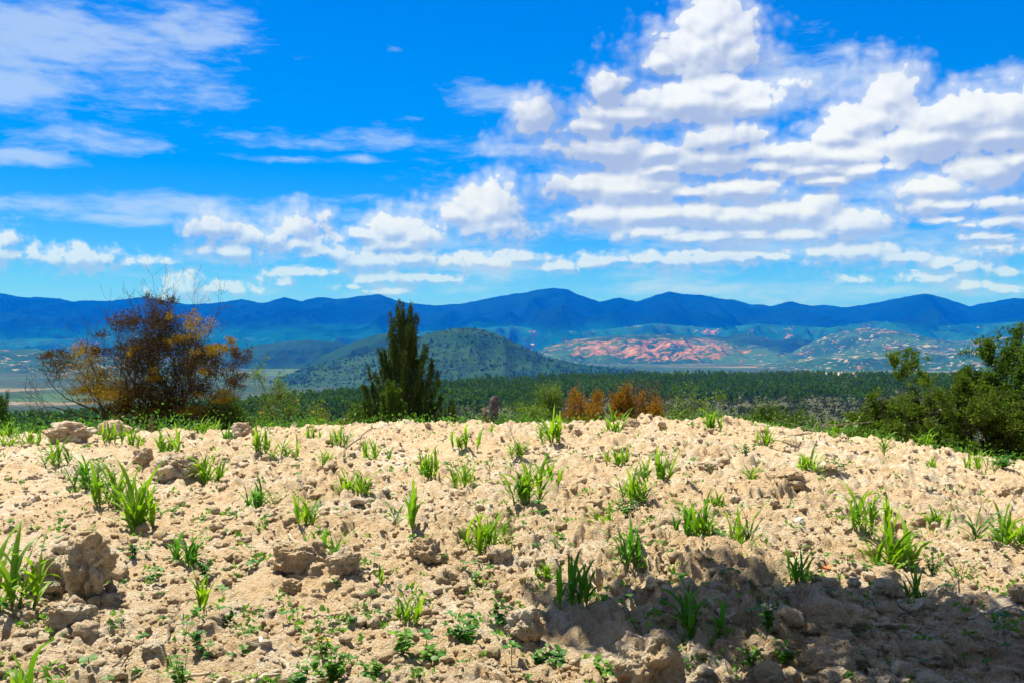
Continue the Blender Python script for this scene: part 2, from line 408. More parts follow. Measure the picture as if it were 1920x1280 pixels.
MTN = [(-900, 560), (-500, 548), (-200, 562), (0, 550), (47, 558), (67, 557), (113, 560), (137, 567), (150, 563), (200, 565), (233, 561), (273, 557), (300, 562), (350, 571), (400, 569), (453, 561), (493, 569), (533, 557), (563, 565), (597, 557), (633, 561), (680, 555), (710, 551), (733, 560), (760, 568), (820, 573), (877, 568), (927, 557), (987, 548), (1025, 541), (1040, 540), (1060, 542), (1083, 552), (1123, 566), (1163, 558), (1195, 566), (1225, 555), (1255, 547), (1287, 552), (1322, 554), (1340, 559), (1375, 562), (1412, 572), (1430, 571), (1445, 575), (1480, 565), (1519, 573), (1563, 578), (1608, 574), (1661, 564), (1697, 557), (1735, 550), (1756, 555), (1786, 564), (1821, 575), (1836, 570), (1875, 564), (1899, 559), (1920, 560), (2100, 552), (2400, 566), (2900, 560)]
def build_hills():
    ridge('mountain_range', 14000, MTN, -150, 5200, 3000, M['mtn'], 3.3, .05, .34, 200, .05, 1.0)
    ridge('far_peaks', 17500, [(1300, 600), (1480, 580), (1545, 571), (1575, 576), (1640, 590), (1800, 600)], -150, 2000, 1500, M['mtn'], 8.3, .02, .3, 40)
    # foothills below the mountains
    ridge('foothills', 10500, [(-700, 640), (-200, 628), (100, 636), (330, 626), (560, 634), (800, 622), (960, 612), (1100, 622), (1230, 606), (1340, 616), (1430, 607), (1560, 615), (1640, 602), (1760, 612), (1900, 604), (2200, 612), (2700, 640)], -140, 2600, 1800, mat_hill('foothill', (.004, .045, .022), (.012, .08, .03), patch=(.26, .11, .07), pscale=.0014, pthr=.60, spots=.006, bump=90, pale=(.4, .3, .25), pale_thr=.68), 5.1, .06, .75, 110, .06)
    ridge('wooded_ridge', 5600, [(380, 690), (440, 658), (477, 647), (530, 640), (583, 637), (633, 641), (700, 650), (800, 690)], -140, 1200, 900, M['back'], 2.2, .04, .4)
    ridge('left_hill', 5000, [(-500, 670), (-200, 648), (0, 655), (60, 653), (130, 662), (220, 668), (330, 680), (420, 700)], -140, 1400, 900, M['village'], 6.7, .04, .4)
    ridge('rear_hill', 4100, [(520, 715), (560, 694), (610, 664), (660, 642), (700, 629), (725, 624), (765, 630), (830, 650), (920, 700)], -135, 900, 800, M['back'], 9.2, .02, .25)
    ridge('conical_hill', 3200, [(440, 735), (500, 716), (560, 694), (640, 672), (700, 658), (760, 640), (800, 625), (840, 617), (880, 614), (905, 617), (940, 630), (985, 651), (1020, 667), (1080, 681), (1140, 688), (1200, 694), (1300, 706), (1420, 730)], -135, 850, 800, M['cone'], 4.4, .015, .2, 150, .03, 1.2)
    ridge('red_hill', 6900, [(940, 700), (990, 668), (1030, 647), (1080, 636), (1150, 629), (1220, 627), (1290, 629), (1340, 634), (1400, 642), (1460, 655), (1530, 672), (1620, 700)], -140, 1500, 1100, M['red'], 1.4, .03, .4, 140, .04)
    ridge('dark_hill', 7600, [(1240, 680), (1290, 634), (1330, 628), (1360, 633), (1385, 626), (1410, 627), (1450, 638), (1500, 634), (1560, 650), (1640, 690)], -140, 1100, 900, M['back'], 7.7, .03, .4)
    ridge('village_hill', 7200, [(1440, 690), (1500, 650), (1560, 626), (1620, 614), (1670, 618), (1730, 630), (1790, 640), (1850, 634), (1920, 628), (2010, 622), (2200, 640), (2600, 690)], -140, 2000, 1100, M['village'], 5.9, .05, .45, 140, .04)
    ridge('bare_hillock', 985, [(1440, 716), (1475, 708), (1500, 702), (1540, 698), (1580, 697), (1620, 699), (1670, 704), (1720, 714)], -36, 60, 60, M['pale'], 1.9, .01, .1, 40, .02)
    ridge('low_village_rise', 5200, [(1330, 710), (1420, 683), (1500, 672), (1600, 660), (1690, 655), (1780, 662), (1850, 655), (1950, 650), (2100, 664), (2300, 700)], -140, 1300, 900, M['village'], 3.9, .05, .45, 120, .04)

# ------------------------------------------------------------------ distant woods
def build_woods():
    # pine belt on the plateau
    n = 9500
    px = R.uniform(-250, 2250, n); u = (px-960)/F; e = plateau_edge(u)
    near = np.interp(px, [0, 500, 800, 1100, 2000], [300, 350, 450, 540, 590])
    # uneven lower edge
    near = near+60*fbm(u*14, u*0+4, 3)
    d = near+(e-6-near)*R.uniform(0, 1, n)**.75
    x = u*d; y = d*1.0
    keep = ~((fbm(x/35, y/35, 2) > .42) & (px > 1400))
    x, y, d, px = x[keep], y[keep], d[keep], px[keep]; n = len(x)
    z = base_z(x, y); h = R.uniform(5, 9, n)*(1-.25*(d < 450)); q = 34
    t = R.uniform(0, 1, (n, q)); ang = R.uniform(0, 2*pi, (n, q)); rr = (1-t)**.7*h[:, None]*.26*R.uniform(.3, 1, (n, q))
    P = np.stack([x[:, None]+rr*np.cos(ang), y[:, None]+rr*np.sin(ang), z[:, None]+h[:, None]*(.06+.86*t)], -1).reshape(-1, 3)
    V = leafquads(P, 1.5, 1.6, np.array([0, 0, 1.]), bias=.5)
    tag(quads_obj('pine_woods', V, M['pine']), 'green belt of young pines across the plateau beyond the field', 'pine woods', kind='stuff')
    # dark scrub in front of it
    n = 15000
    px = R.uniform(-150, 2150, n); u = (px-960)/F; d = 250+(700-250)*R.uniform(0, 1, n)
    x = u*d; y = d; keep = (fbm(x/22, y/12, 3) > -.25); x, y = x[keep], y[keep]; n = len(x)
    z = base_z(x, y); h = R.uniform(.8, 2.6, n); q = 12
    off = R.normal(size=(n, q, 3))*np.array([.5, .5, .35])*h[:, None, None]*.8
    P = (np.stack([x, y, z+h*.4], -1)[:, None]+off).reshape(-1, 3)
    tag(quads_obj('scrubland', leafquads(P, 1.1, 1.4), M['scrub']), 'dark grey green scrub covering the plateau below the pines', 'scrub', kind='stuff')
    # trees dotted over the conical hill and the valley behind the plateau
    n = 5000
    px = R.uniform(400, 1500, n); d = R.uniform(2350, 3300, n); u = (px-960)/F
    me = bpy.data.objects['conical_hill'].data
    co = np.empty(len(me.vertices)*3, np.float32); me.vertices.foreach_get('co', co); co = co.reshape(-1, 3)
    idx = R.randint(0, len(co), n); P0 = co[idx]+R.normal(size=(n, 3))*np.array([9, 9, 0])
    P0 = P0[(co[idx][:, 1] < 3330) & (P0[:, 2] > -128)]
    n = len(P0); q = 7
    s = R.uniform(1.5, 4., n)
    P = (P0[:, None]+R.normal(size=(n, q, 3))*s[:, None, None]*np.array([.6, .6, .5])+np.array([0, 0, 1.])).reshape(-1, 3)
    tag(quads_obj('hillside_scrub', leafquads(P, 4.2, 1.3), M['hillscrub']), 'dark bushes dotted over the conical hill', 'hillside scrub', kind='stuff')

# ------------------------------------------------------------------ branching plants
def skeleton(rs, stems, levels, L0, r0, spread=.6, wig=.18, lift=.05, kids=(3, 5), fall=.62, lean=(0, 0), nseg=6, minr=.0025, base_r=.08):
    polys = []; tips = []
    def grow(p, d, L, r, lev):
        pts = [p]; seg = L/nseg
        for i in range(nseg):
            d = unit(d+rs.normal(size=3)*wig+np.array([0, 0, lift])); p = p+d*seg; pts.append(p)
        pts = np.array(pts); rad = np.linspace(r, max(r*.45, minr), nseg+1)
        polys.append((pts, rad, lev))
        if lev == 0: tips.append(pts[1:])
        else:
            for c in range(rs.randint(kids[0], kids[1]+1)):
                k = rs.randint(2, nseg+1) if c else nseg
                dd = unit(pts[k]-pts[k-1]); a = rs.normal(size=3); a = unit(np.cross(dd, a))
                ang = rs.uniform(.25, .95)*spread*1.3
                grow(pts[k], unit(dd*math.cos(ang)+a*math.sin(ang)), L*fall*rs.uniform(.75, 1.15), max(rad[k]*.68, minr), lev-1)
            if lev == 1: tips.append(pts[3:])
    for s in range(stems):
        a = 2*pi*s/stems+rs.uniform(-.5, .5)
        t = rs.uniform(.15, 1)*spread if stems > 1 else rs.uniform(0, .15)
        d = unit(np.array([math.cos(a)*math.sin(t)+lean[0], math.sin(a)*math.sin(t)+lean[1], math.cos(t)]))
        grow(np.array([math.cos(a)*base_r, math.sin(a)*base_r, 0.])*(stems > 1), d, L0*rs.uniform(.8, 1.1), r0*rs.uniform(.7, 1), levels)
    return polys, tips
def fit(polys, tips, W, H, Dp=None):
    allp = np.concatenate([p[0] for p in polys]); lo = np.percentile(allp, .5, axis=0); hi = np.percentile(allp, 99.5, axis=0)
    s = np.array([W/(hi[0]-lo[0]), (Dp or W)/(hi[1]-lo[1]), H/hi[2]])
    return [(p*s, r, l) for p, r, l in polys], [t*s for t in tips]
def plant(name, label, cat, px, depth, W, H, leafmat, bark, seed, topy=None, stems=5, levels=3, nleaf=6000, lsize=.05, aspect=2., spray=.07, r0=.03, spread=.7, bias=.3, sides=4, group=None, lift=.08, wig=.18, clump=.0, flowers=0, kids=(3, 5), dx=0, bottom=0., basez=None):
    rs = np.random.RandomState(seed)
    x = (px-960)/F*depth; z = float(gz(x, depth)[0]) if basez is None else basez
    if topy is not None: H = CZ+(640-topy)/F*depth-z
    root = empty(name, (x, depth, z-.05)); tag(root, label, cat, group)
    polys, tips = skeleton(rs, stems, levels, H*.5, r0, spread, wig, lift, kids)
    polys, tips = fit(polys, tips, W, H)
    T = Tubes()
    for p, r, l in polys: T.add(p, r, sides if l else 3)
    T.build('trunk' if stems < 3 else 'stems', bark, root)
    if nleaf:
        tp = np.concatenate(tips)
        if clump:                 # leave gaps: keep only some regions of the twig cloud
            f = perlin3(tp[:, 0]*2.4+seed, tp[:, 1]*2.4, tp[:, 2]*2.4)
            tp = tp[f > -.5+clump]
        tp = tp[tp[:, 2] > bottom*H]
        c = tp[rs.randint(0, len(tp), nleaf)]+rs.normal(size=(nleaf, 3))*spray
        out = unit(c-np.array([0, 0, H*.25]))
        V = leafquads(c, lsize, aspect, out*.5+np.array([0, 0, .5]), rs, bias)
        quads_obj('crown', V, leafmat, root)
    if flowers:
        tp = np.concatenate(tips); c = tp[rs.randint(0, len(tp), flowers)]
        c = np.repeat(c, 6, axis=0)+rs.normal(size=(flowers*6, 3))*.012
        quads_obj('flowers', leafquads(c, .03, 1.3, None, rs), M['flower'], root)
    return root

def build_dead_bush():
    D = 20.; rs = np.random.RandomState(21)
    bx = (285-960)/F*D; bz = float(gz(bx, D)[0])-.05
    root = empty('dead_bush', (bx, D, bz)); tag(root, 'big half dead bush with bare twigs and brown and golden clumps behind the crest', 'bush')
    polys, tips = skeleton(rs, 12, 4, 1.35, .05, .95, .17, .10, (3, 4), .66, nseg=6, base_r=.3)
    W = 375/F*D; H = CZ+(640-530)/F*D-bz
    polys, tips = fit(polys, tips, W, H, W*.8)
    T = Tubes()
    for p, r, l in polys:
        if l == 0 and rs.rand() < .25: continue
        T.add(p, r*1.0, 5 if l > 1 else 3)
    T.build('branches', M['bark_dark'], root)
    def L(px, py, rx, ry): return np.array([(px-960)/F*D-bx, 0, CZ+(640-py)/F*D-bz]), np.array([rx/F*D, .30+rx/F*D*.8, ry/F*D])
    def clumps(lst, per, size, asp, name, mat):
        VV = []
        for (px, py, rx, ry, yo) in lst:
            c, s = L(px, py, rx, ry); n = int(per*rx*ry/700*(1.0))
            sub = rs.normal(size=(max(4, n//90), 3))*.55
            k = rs.randint(0, len(sub), n)
            P = c+(sub[k]+rs.normal(size=(n, 3))*.24)*s+np.array([0, yo, 0])
            P = P[P[:, 2] > .02]
            VV.append(leafquads(P, size, asp, None, rs))
        quads_obj(name, np.concatenate(VV), mat, root)
    brown = [(230, 600, 30, 22, 0), (297, 566, 17, 14, 0), (305, 600, 22, 25, 0), (300, 640, 45, 38, .2), (258, 665, 35, 32, -.2), (270, 720, 42, 45, 0), (345, 665, 32, 38, .2),
             (385, 672, 32, 26, 0), (450, 668, 16, 22, 0), (122, 682, 26, 20, 0), (100, 668, 16, 12, 0), (437, 712, 20, 14, 0), (300, 755, 55, 35, .2), (355, 720, 35, 30, .1), (220, 760, 28, 22, 0), (190, 650, 16, 12, 0), (330, 775, 60, 20, 0)]
    gold = [(300, 700, 14, 12, -.3), (345, 640, 14, 10, -.3), (262, 655, 12, 10, -.3), (330, 596, 8, 8, -.2), (392, 700, 14, 9, -.3), (285, 770, 20, 10, -.4), (165, 672, 22, 22, -.2), (192, 712, 34, 24, -.2), (232, 738, 30, 24, -.3), (170, 735, 24, 14, 0), (382, 608, 17, 15, -.2), (362, 628, 10, 8, -.1), (415, 655, 26, 12, -.2), (432, 645, 12, 8, 0),
            (412, 742, 26, 12, -.3), (372, 765, 24, 13, -.3), (365, 585, 5, 6, 0)]
    clumps(brown, 2000, .065, 5, 'brown_clumps', M['brown'])
    clumps(gold, 2500, .038, 2.2, 'golden_clumps', M['gold'])

def build_juniper(px, depth, W, topy, name, label, seed, mat, n=30000, spires=46):
    rs = np.random.RandomState(seed)
    x = (px-960)/F*depth; z = float(gz(x, depth)[0])-.05; H = CZ+(640-topy)/F*depth-z
    root = empty(name, (x, depth, z)); tag(root, label, 'juniper')
    T = Tubes(); trunk = np.array([[.05*math.sin(t*5), .04*math.cos(t*4), t*H*.90] for t in np.linspace(0, 1, 10)])
    T.add(trunk, np.linspace(.05, .006, 10), 6)
    C = []; Dr = []
    for i in range(spires):
        t = ((i+.5)/spires)**1.08*.92+rs.uniform(-.02, .02); h = t*H*.86
        a = i*2.399+rs.uniform(-.4, .4); reach = (W*.5*(1-t)**.85+.03)*rs.uniform(.5, 1.12)
        top = min(h+H*.10+reach*rs.uniform(.05, .5), H*1.0)
        s = np.linspace(0, 1, 9)[:, None]
        p0 = np.array([0, 0, h*.8]); p1 = np.array([math.cos(a)*reach*.9, math.sin(a)*reach*.9, h*.85+.02]); p2 = np.array([math.cos(a)*reach, math.sin(a)*reach, top])
        pts = p0*(1-s)**2+2*s*(1-s)*p1+p2*s*s
        pts = pts+rs.normal(size=pts.shape)*.015*s
        T.add(pts, np.linspace(.016, .003, 9), 4)
        m = int(n/spires*(1.25-.6*t)); k = rs.beta(2.1, 1.0, m)
        idx = np.clip(k*8, 0, 7.999); i0 = idx.astype(int); f = (idx-i0)[:, None]
        c = pts[i0]*(1-f)+pts[i0+1]*f
        tw = ((1-k)**.6*.14+.012)*min(1, H/2)           # plume narrows to a point
        # small side sprays
        ns = 22; sk = rs.randint(0, ns, m); sd = unit(rs.normal(size=(ns, 3)))
        c = c+sd[sk]*tw[:, None]*rs.uniform(.1, 1.35, (m, 1))+rs.normal(size=(m, 3))*.014
        C.append(c); Dr.append(np.tile(np.array([[math.cos(a)*.35, math.sin(a)*.35, 1.]]), (m, 1)))
    T.build('trunk', M['bark'], root)
    C = np.concatenate(C); Dr = unit(np.concatenate(Dr)); keep = C[:, 2] > .03
    quads_obj('crown', leafquads(C[keep], .042, 2.6, Dr[keep], rs, .55), mat, root)
    return root

# ------------------------------------------------------------------ maize
def leaf_blade(V, Fc, n0, p, az, L, w, up, curl, twist, rs, seg=10):
    """an arching blade with a folded midrib; returns new vertex count"""
    pts = []; el = up; q = np.array(p, float); h = az
    for i in range(seg+1):
        t = i/seg
        d = np.array([math.cos(h)*math.cos(el), math.sin(h)*math.cos(el), math.sin(el)])
        side = np.array([-math.sin(h), math.cos(h), 0]); roll = twist*t
        nrm = np.cross(d, side); side = side*math.cos(roll)+nrm*math.sin(roll); nrm = np.cross(d, side)
        ww = w*(min(1, t*5+.45))*(1-t**2.2)**.9+.0006
        wave = .12*w*math.sin(t*17+az*3)
        pts += [q+side*ww*.5-nrm*(ww*.16+wave), q, q-side*ww*.5-nrm*(ww*.16-wave)]
        q = q+d*L/seg; el -= curl/seg*(.10+1.95*t); h += rs.uniform(-.05, .05)
    V += pts
    for i in range(seg):
        a = n0+i*3; Fc += [(a, a+1, a+4, a+3), (a+1, a+2, a+5, a+4)]
    return n0+len(pts)
def maize(px, py, hp, label, lean=0., shoots=3, mat='maize', spread=1., seed=None, droop=1.):
    rs = np.random.RandomState(seed if seed is not None else int(px*7+py))
    x, y = hit(px, py); z = float(gz(x, y)[0]); H = (1.0+.18*sstep(7, 10, y))*hp/F*y; shoots += (shoots > 2)*2
    root = empty('maize_plant', (x, y, z-.015)); tag(root, label, 'maize plant', 'young maize plants in the field')
    V = []; Fc = []; n = 0; ST = []; V2 = []; F2 = []; n2 = 0
    for s in range(shoots):
        a = rs.uniform(0, 2*pi); off = np.array([math.cos(a), math.sin(a), 0])*(.012+.022*s)*min(H/.4, 1)*spread
        tilt = rs.uniform(.05, .38)*(s > 0)*spread; sh = H*(rs.uniform(.55, .92) if s else 1.)
        tx = math.cos(a)*tilt+lean; ty = math.sin(a)*tilt
        stem_h = sh*.34
        def at(t): return off+np.array([tx*sh*t*.9, ty*sh*t*.9, sh*t])
        T = Tubes(); T.add([at(t) for t in np.linspace(0, .42, 6)], np.linspace(.011, .004, 6)*max(.6, H/.5), 6); ST.append(T)
        nl = rs.randint(6, 9); a0 = rs.uniform(0, pi)
        for k in range(nl):
            t = .08+.34*k/(nl-1); az = a0+pi*k+rs.uniform(-.45, .45)
            inner = k/(nl-1)
            L = sh*(.62+.40*inner)*rs.uniform(.8, 1.15); up = math.radians(58+24*inner)+rs.uniform(-.2, .15)
            # choose length so the uppermost blade reaches the plant's full height
            curl = (2.5-1.35*inner)*rs.uniform(.4, 1.35)*droop
            w = (.027+.012*inner)*min(1.05, max(.62, H/.5))*rs.uniform(.75, 1.2)
            args = (at(t), az, L, w, up, curl, rs.uniform(-1.1, 1.1), rs)
            if k == 0 and rs.rand() < .6: n2 = leaf_blade(V2, F2, n2, *args)
            else: n = leaf_blade(V, Fc, n, *args)
    Va = np.array(V); top = Va[:, 2].max(); sc = H/top; Va[:, 2] *= sc
    Va[:, 2] = np.maximum(Va[:, 2], .01+.0*Va[:, 2])
    mesh_obj('leaves', Va, np.array(Fc), M[mat], root)
    if V2:
        Vb = np.array(V2); Vb[:, 2] = np.maximum(Vb[:, 2]*sc, .01); mesh_obj('old_leaves', Vb, np.array(F2), M['maize_old'], root)
    for T in ST: o = T.build('stem', M['stem'], root); o.scale = (1, 1, sc)
    return root
def build_maize():
    T_ = [
    (22, 1135, 165, 'tall maize plant cut by the left edge, left of the largest dark faced clod', 0, 3, 'maize', 1.2, .9),
    (48, 1290, 150, 'broad maize plant in the bottom left corner with long drooping side leaves', 0, 4, 'maize', 1.3, 1.1),
    (112, 868, 62, 'bushy maize plant just below the flat pale rock at the far left of the crest', 0, 4, 'maize', 1.3, 1),
    (168, 903, 72, 'wide maize plant with arching leaves up and left of the tall leaning one', 0, 4, 'maize_dark', 1.3, 1),
    (268, 985, 135, 'tallest dense maize plant of the left half, leaning left over a bushy neighbour', -.22, 5, 'maize', .8, .6),
    (222, 945, 85, 'leafy light green maize plant tucked behind the left of the tall leaning one', 0, 5, 'maize', 1.3, 1.1),
    (320, 838, 56, 'maize plant under the dead bush, right of two small crest plants', 0, 5, 'maize', 1, .9),
    (390, 890, 68, 'upright maize plant right beside the big rounded clod on the left', 0, 5, 'maize', .9, .8),
    (487, 846, 54, 'stiff upright maize plant near the crest below the small brown clod', 0, 4, 'maize', .7, .7),
    (530, 852, 46, 'loose maize plant touching the right side of the stiff one near the crest', 0, 4, 'maize', 1.3, 1.1),
    (490, 936, 62, 'dark compact maize plant above and right of the dark hollow in the soil', 0, 4, 'maize_dark', .9, .9),
    (580, 975, 68, 'maize plant with upright leaves rising above a spreading one left of centre', .05, 3, 'maize', 1, .9),
    (612, 1026, 66, 'wide spreading maize plant with long leaves reaching left beside a pale stalk', 0, 4, 'maize', 1.6, 1),
    (355, 1045, 76, 'broad leaved maize plant with curled drooping leaves above a thin one', 0, 4, 'maize_dark', 1, 1.4),
    (372, 1115, 98, 'thin maize plant with two wide arching leaves and one upright leaf', .02, 2, 'maize', 1.1, 1.1),
    (640, 830, 40, 'small maize plant at the crest left of the grey stick', 0, 4, 'maize', 1.1, .9),
    (700, 850, 48, 'spreading maize plant at the tip of the grey stick', 0, 4, 'maize', 1.5, .8),
    (656, 915, 50, 'low bushy maize plant between the big rounded clod and the centre', 0, 5, 'maize', 1.4, 1),
    (684, 922, 44, 'small maize plant touching the right of a low bushy one', 0, 3, 'maize', 1.2, 1),
    (774, 978, 110, 'tall single stemmed maize plant left of centre with a fan of arching leaves', 0, 2, 'maize', .7, 1.0),
    (803, 882, 62, 'narrow maize plant with one broad pointed leaf leaning left', -.12, 3, 'maize', .7, .6),
    (874, 838, 46, 'low spreading maize plant with one upright spike below the stump', 0, 4, 'maize', 1.6, .9),
    (873, 902, 54, 'low wide maize plant with a long leaf reaching right, right of the narrow one', 0, 4, 'maize', 1.5, .9),
    (908, 1027, 92, 'bright bushy maize plant with long leaves drooping to both sides in the centre', 0, 5, 'maize', 1.2, 1.0),
    (970, 856, 46, 'small upright maize plant in the centre straight below the stump', 0, 4, 'maize', .7, .7),
    (990, 948, 98, 'dense tall maize plant of the centre with a thick upright tuft', 0, 6, 'maize', .9, .8),
    (1028, 898, 60, 'loose maize plant touching the back right of the dense central one', 0, 3, 'maize', 1.3, 1.0),
    (1037, 826, 66, 'bushy maize plant on the crest left of the rusty orange shrubs', 0, 5, 'maize', 1, .9),
    (1125, 985, 66, 'thin light green maize plant with few leaves right of centre', 0, 3, 'maize', 1.2, 1.0),
    (1150, 805, 66, 'maize plant on the crest in front of the rusty shrubs with one long raised leaf', .1, 3, 'maize', .7, .6),
    (1157, 862, 48, 'small twin tufted maize plant in the row behind the centre right', 0, 3, 'maize', 1.3, .8),
    (1188, 940, 76, 'spiky maize plant with weeds around its foot right of centre', 0, 5, 'maize', 1.1, .8),
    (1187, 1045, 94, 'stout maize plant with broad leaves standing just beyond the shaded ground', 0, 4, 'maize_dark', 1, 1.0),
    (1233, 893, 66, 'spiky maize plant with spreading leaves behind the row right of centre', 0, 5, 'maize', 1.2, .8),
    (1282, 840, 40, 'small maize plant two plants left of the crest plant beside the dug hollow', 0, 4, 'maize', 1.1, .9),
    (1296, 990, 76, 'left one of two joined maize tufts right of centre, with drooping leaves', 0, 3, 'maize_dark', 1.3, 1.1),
    (1322, 990, 92, 'right one of two joined maize tufts, with a tall bright spike', 0, 4, 'maize', .9, .7),
    (1338, 800, 46, 'round topped maize plant on the skyline beside a pale clod', 0, 5, 'maize', .8, 1.2),
    (1404, 1008, 96, 'upright maize plant with a hooked left leaf right of the two joined tufts', -.06, 3, 'maize', .9, .7),
    (1415, 882, 38, 'small weak maize plant below and left of the crest plant with twigs', 0, 3, 'maize', 1.3, 1),
    (1440, 829, 45, 'maize plant near the crest with dry twigs lying at its right', 0, 4, 'maize', 1, .8),
    (1345, 926, 32, 'very small sprawling maize plant above the two joined tufts', 0, 3, 'maize', 1.6, 1),
    (1518, 878, 52, 'compact maize plant in the upper right part of the field above leafy weeds', 0, 5, 'maize', .8, .8),
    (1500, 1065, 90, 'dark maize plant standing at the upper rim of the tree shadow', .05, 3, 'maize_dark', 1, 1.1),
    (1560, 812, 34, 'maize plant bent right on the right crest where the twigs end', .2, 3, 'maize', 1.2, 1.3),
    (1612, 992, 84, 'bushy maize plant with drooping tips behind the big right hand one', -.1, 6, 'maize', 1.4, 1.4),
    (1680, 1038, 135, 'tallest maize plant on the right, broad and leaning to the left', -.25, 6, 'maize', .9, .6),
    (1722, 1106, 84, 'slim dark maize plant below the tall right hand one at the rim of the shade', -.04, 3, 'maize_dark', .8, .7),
    (1657, 857, 42, 'small maize plant with one low leaf pointing right near the right crest', 0, 2, 'maize', 1, 1),
    (1745, 872, 26, 'tiny sprawling maize plant on the right near the crest', 0, 3, 'maize', 1.5, 1),
    (1834, 873, 42, 'wide low maize plant near the crest at the far right', 0, 5, 'maize', 1.6, .9),
    (1757, 977, 46, 'small maize plant alone between the two groups on the right', 0, 3, 'maize', 1.3, 1),
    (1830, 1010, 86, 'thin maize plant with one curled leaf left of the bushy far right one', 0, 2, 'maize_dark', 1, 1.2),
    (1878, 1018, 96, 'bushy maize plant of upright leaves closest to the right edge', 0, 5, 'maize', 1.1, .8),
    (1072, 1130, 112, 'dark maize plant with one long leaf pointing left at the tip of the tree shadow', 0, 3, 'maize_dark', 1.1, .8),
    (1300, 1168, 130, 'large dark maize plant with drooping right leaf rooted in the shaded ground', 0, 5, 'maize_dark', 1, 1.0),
    (765, 1165, 78, 'small open maize plant in the lower centre with thin spreading leaves', 0, 3, 'maize', 1.5, .8),
    (715, 1083, 52, 'single upright maize shoot beside dry stalks left of the lower centre', 0, 1, 'maize', .5, .5),
    (498, 1330, 100, 'maize leaf arching up from below the bottom edge of the photo', -.2, 1, 'maize', .6, 1.6),
    (1022, 1068, 40, 'small weak maize plant beside the dark one at the tip of the shadow', 0, 3, 'maize', 1.3, 1),
    (48, 828, 46, 'maize clump at the far left edge of the crest before the pale rock', 0, 6, 'maize', 1.6, .9),
    (12, 815, 36, 'small maize plant at the very left end of the crest', 0, 4, 'maize', 1.3, .9),
    (213, 832, 42, 'light maize plant in front of the pale round rock on the left crest', 0, 5, 'maize', 1.3, .9),
    (248, 832, 38, 'small maize plant touching the right of the one at the pale round rock', 0, 4, 'maize', 1.3, 1),
    (375, 808, 34, 'light maize plant on the crest right under the dead bush', 0, 4, 'maize', 1.4, .9),
    (402, 800, 28, 'small maize plant on the skyline at the dead bush right foot', 0, 4, 'maize', 1.4, 1),
    (585, 815, 28, 'tiny maize plant at the crest left of the juniper', 0, 3, 'maize', 1.3, 1),
    (430, 822, 38, 'dark stout maize plant left of the brown clod on the left crest', 0, 3, 'maize_dark', 1, 1),
    (603, 868, 34, 'tiny maize plant below the crest left of the grey stick', 0, 3, 'maize', 1.3, 1),
    (922, 802, 28, 'tiny maize plant at the crest right in front of the stump', 0, 4, 'maize', 1.4, 1),
    (945, 1000, 44, 'small maize shoot at the right foot of the bright bushy central plant', .1, 2, 'maize', 1.4, 1),
    (742, 968, 50, 'short dark shoot just left of the tall single stemmed maize plant', 0, 1, 'maize_dark', .5, .7),
    (565, 958, 40, 'short maize shoot at the left foot of the upright one left of centre', -.1, 2, 'maize', 1.3, 1),
    (1735, 822, 34, 'leafy maize plant on the right crest in front of the dark trees', 0, 5, 'maize', 1.3, 1.2)]
    for (px, py, h, lab, lean, sh, mt, sp, dr) in T_:
        maize(px, py, h, lab, lean, sh, mt, sp, None, dr)

# ------------------------------------------------------------------ clods, sticks, litter
def ico(sub):
    bm = bmesh.new(); bmesh.ops.create_icosphere(bm, subdivisions=sub, radius=1)
    V = np.array([v.co[:] for v in bm.verts]); Fc = np.array([[v.index for v in f.verts] for f in bm.faces]); bm.free(); return V, Fc
ICO5 = ico(6); ICO2 = ico(2)
def lump(V, seed, amp=.35, fr=1.3):
    s = seed*7.7
    d = amp*perlin3(V[:, 0]*fr+s, V[:, 1]*fr, V[:, 2]*fr)+amp*.5*perlin3(V[:, 0]*fr*2.3+s, V[:, 1]*fr*2.3+5, V[:, 2]*fr*2.3)
    e = perlin3(V[:, 0]*fr*4.5+s, V[:, 1]*fr*4.5, V[:, 2]*fr*4.5+9)
    d = d-amp*.2*np.abs(e)*1.6-amp*.5*np.abs(perlin3(V[:, 0]*fr*1.7+s+3, V[:, 1]*fr*1.7, V[:, 2]*fr*1.7))+amp*.15*perlin3(V[:, 0]*fr*11+s, V[:, 1]*fr*11, V[:, 2]*fr*11)
    d = d+amp*.07*perlin3(V[:, 0]*fr*24, V[:, 1]*fr*24+s, V[:, 2]*fr*24)
    return V*(1+d)[:, None]
def clod(px, py, wpx, hpx, label, seed, name='soil_clod', mat='clod', sink=.55, cat='clod', tilt=0., amp=.38, undercut=0.):
    x, y = hit(px, py); V, Fc = ICO5; V = lump(V.copy(), seed, amp)
    a = wpx/2/F*y; c = hpx/2/F*y
    if undercut: V[:, 0:2] *= (1+undercut*np.clip(V[:, 2:3], -.9, .9))
    V = V*np.array([a, (a+c)*.5, c*1.15])
    if tilt: ct, st = math.cos(tilt), math.sin(tilt); V = np.stack([V[:, 0]*ct+V[:, 2]*st, V[:, 1], -V[:, 0]*st+V[:, 2]*ct], 1)
    o = mesh_obj(name, V, Fc, M[mat]); z = float(base_z(np.array([x]), np.array([y]))[0])+.0
    z = min(z+.06, float(gz(x, y)[0])+.01)
    o.location = (x, y, z+c*(1-sink)); tag(o, label, cat); return o
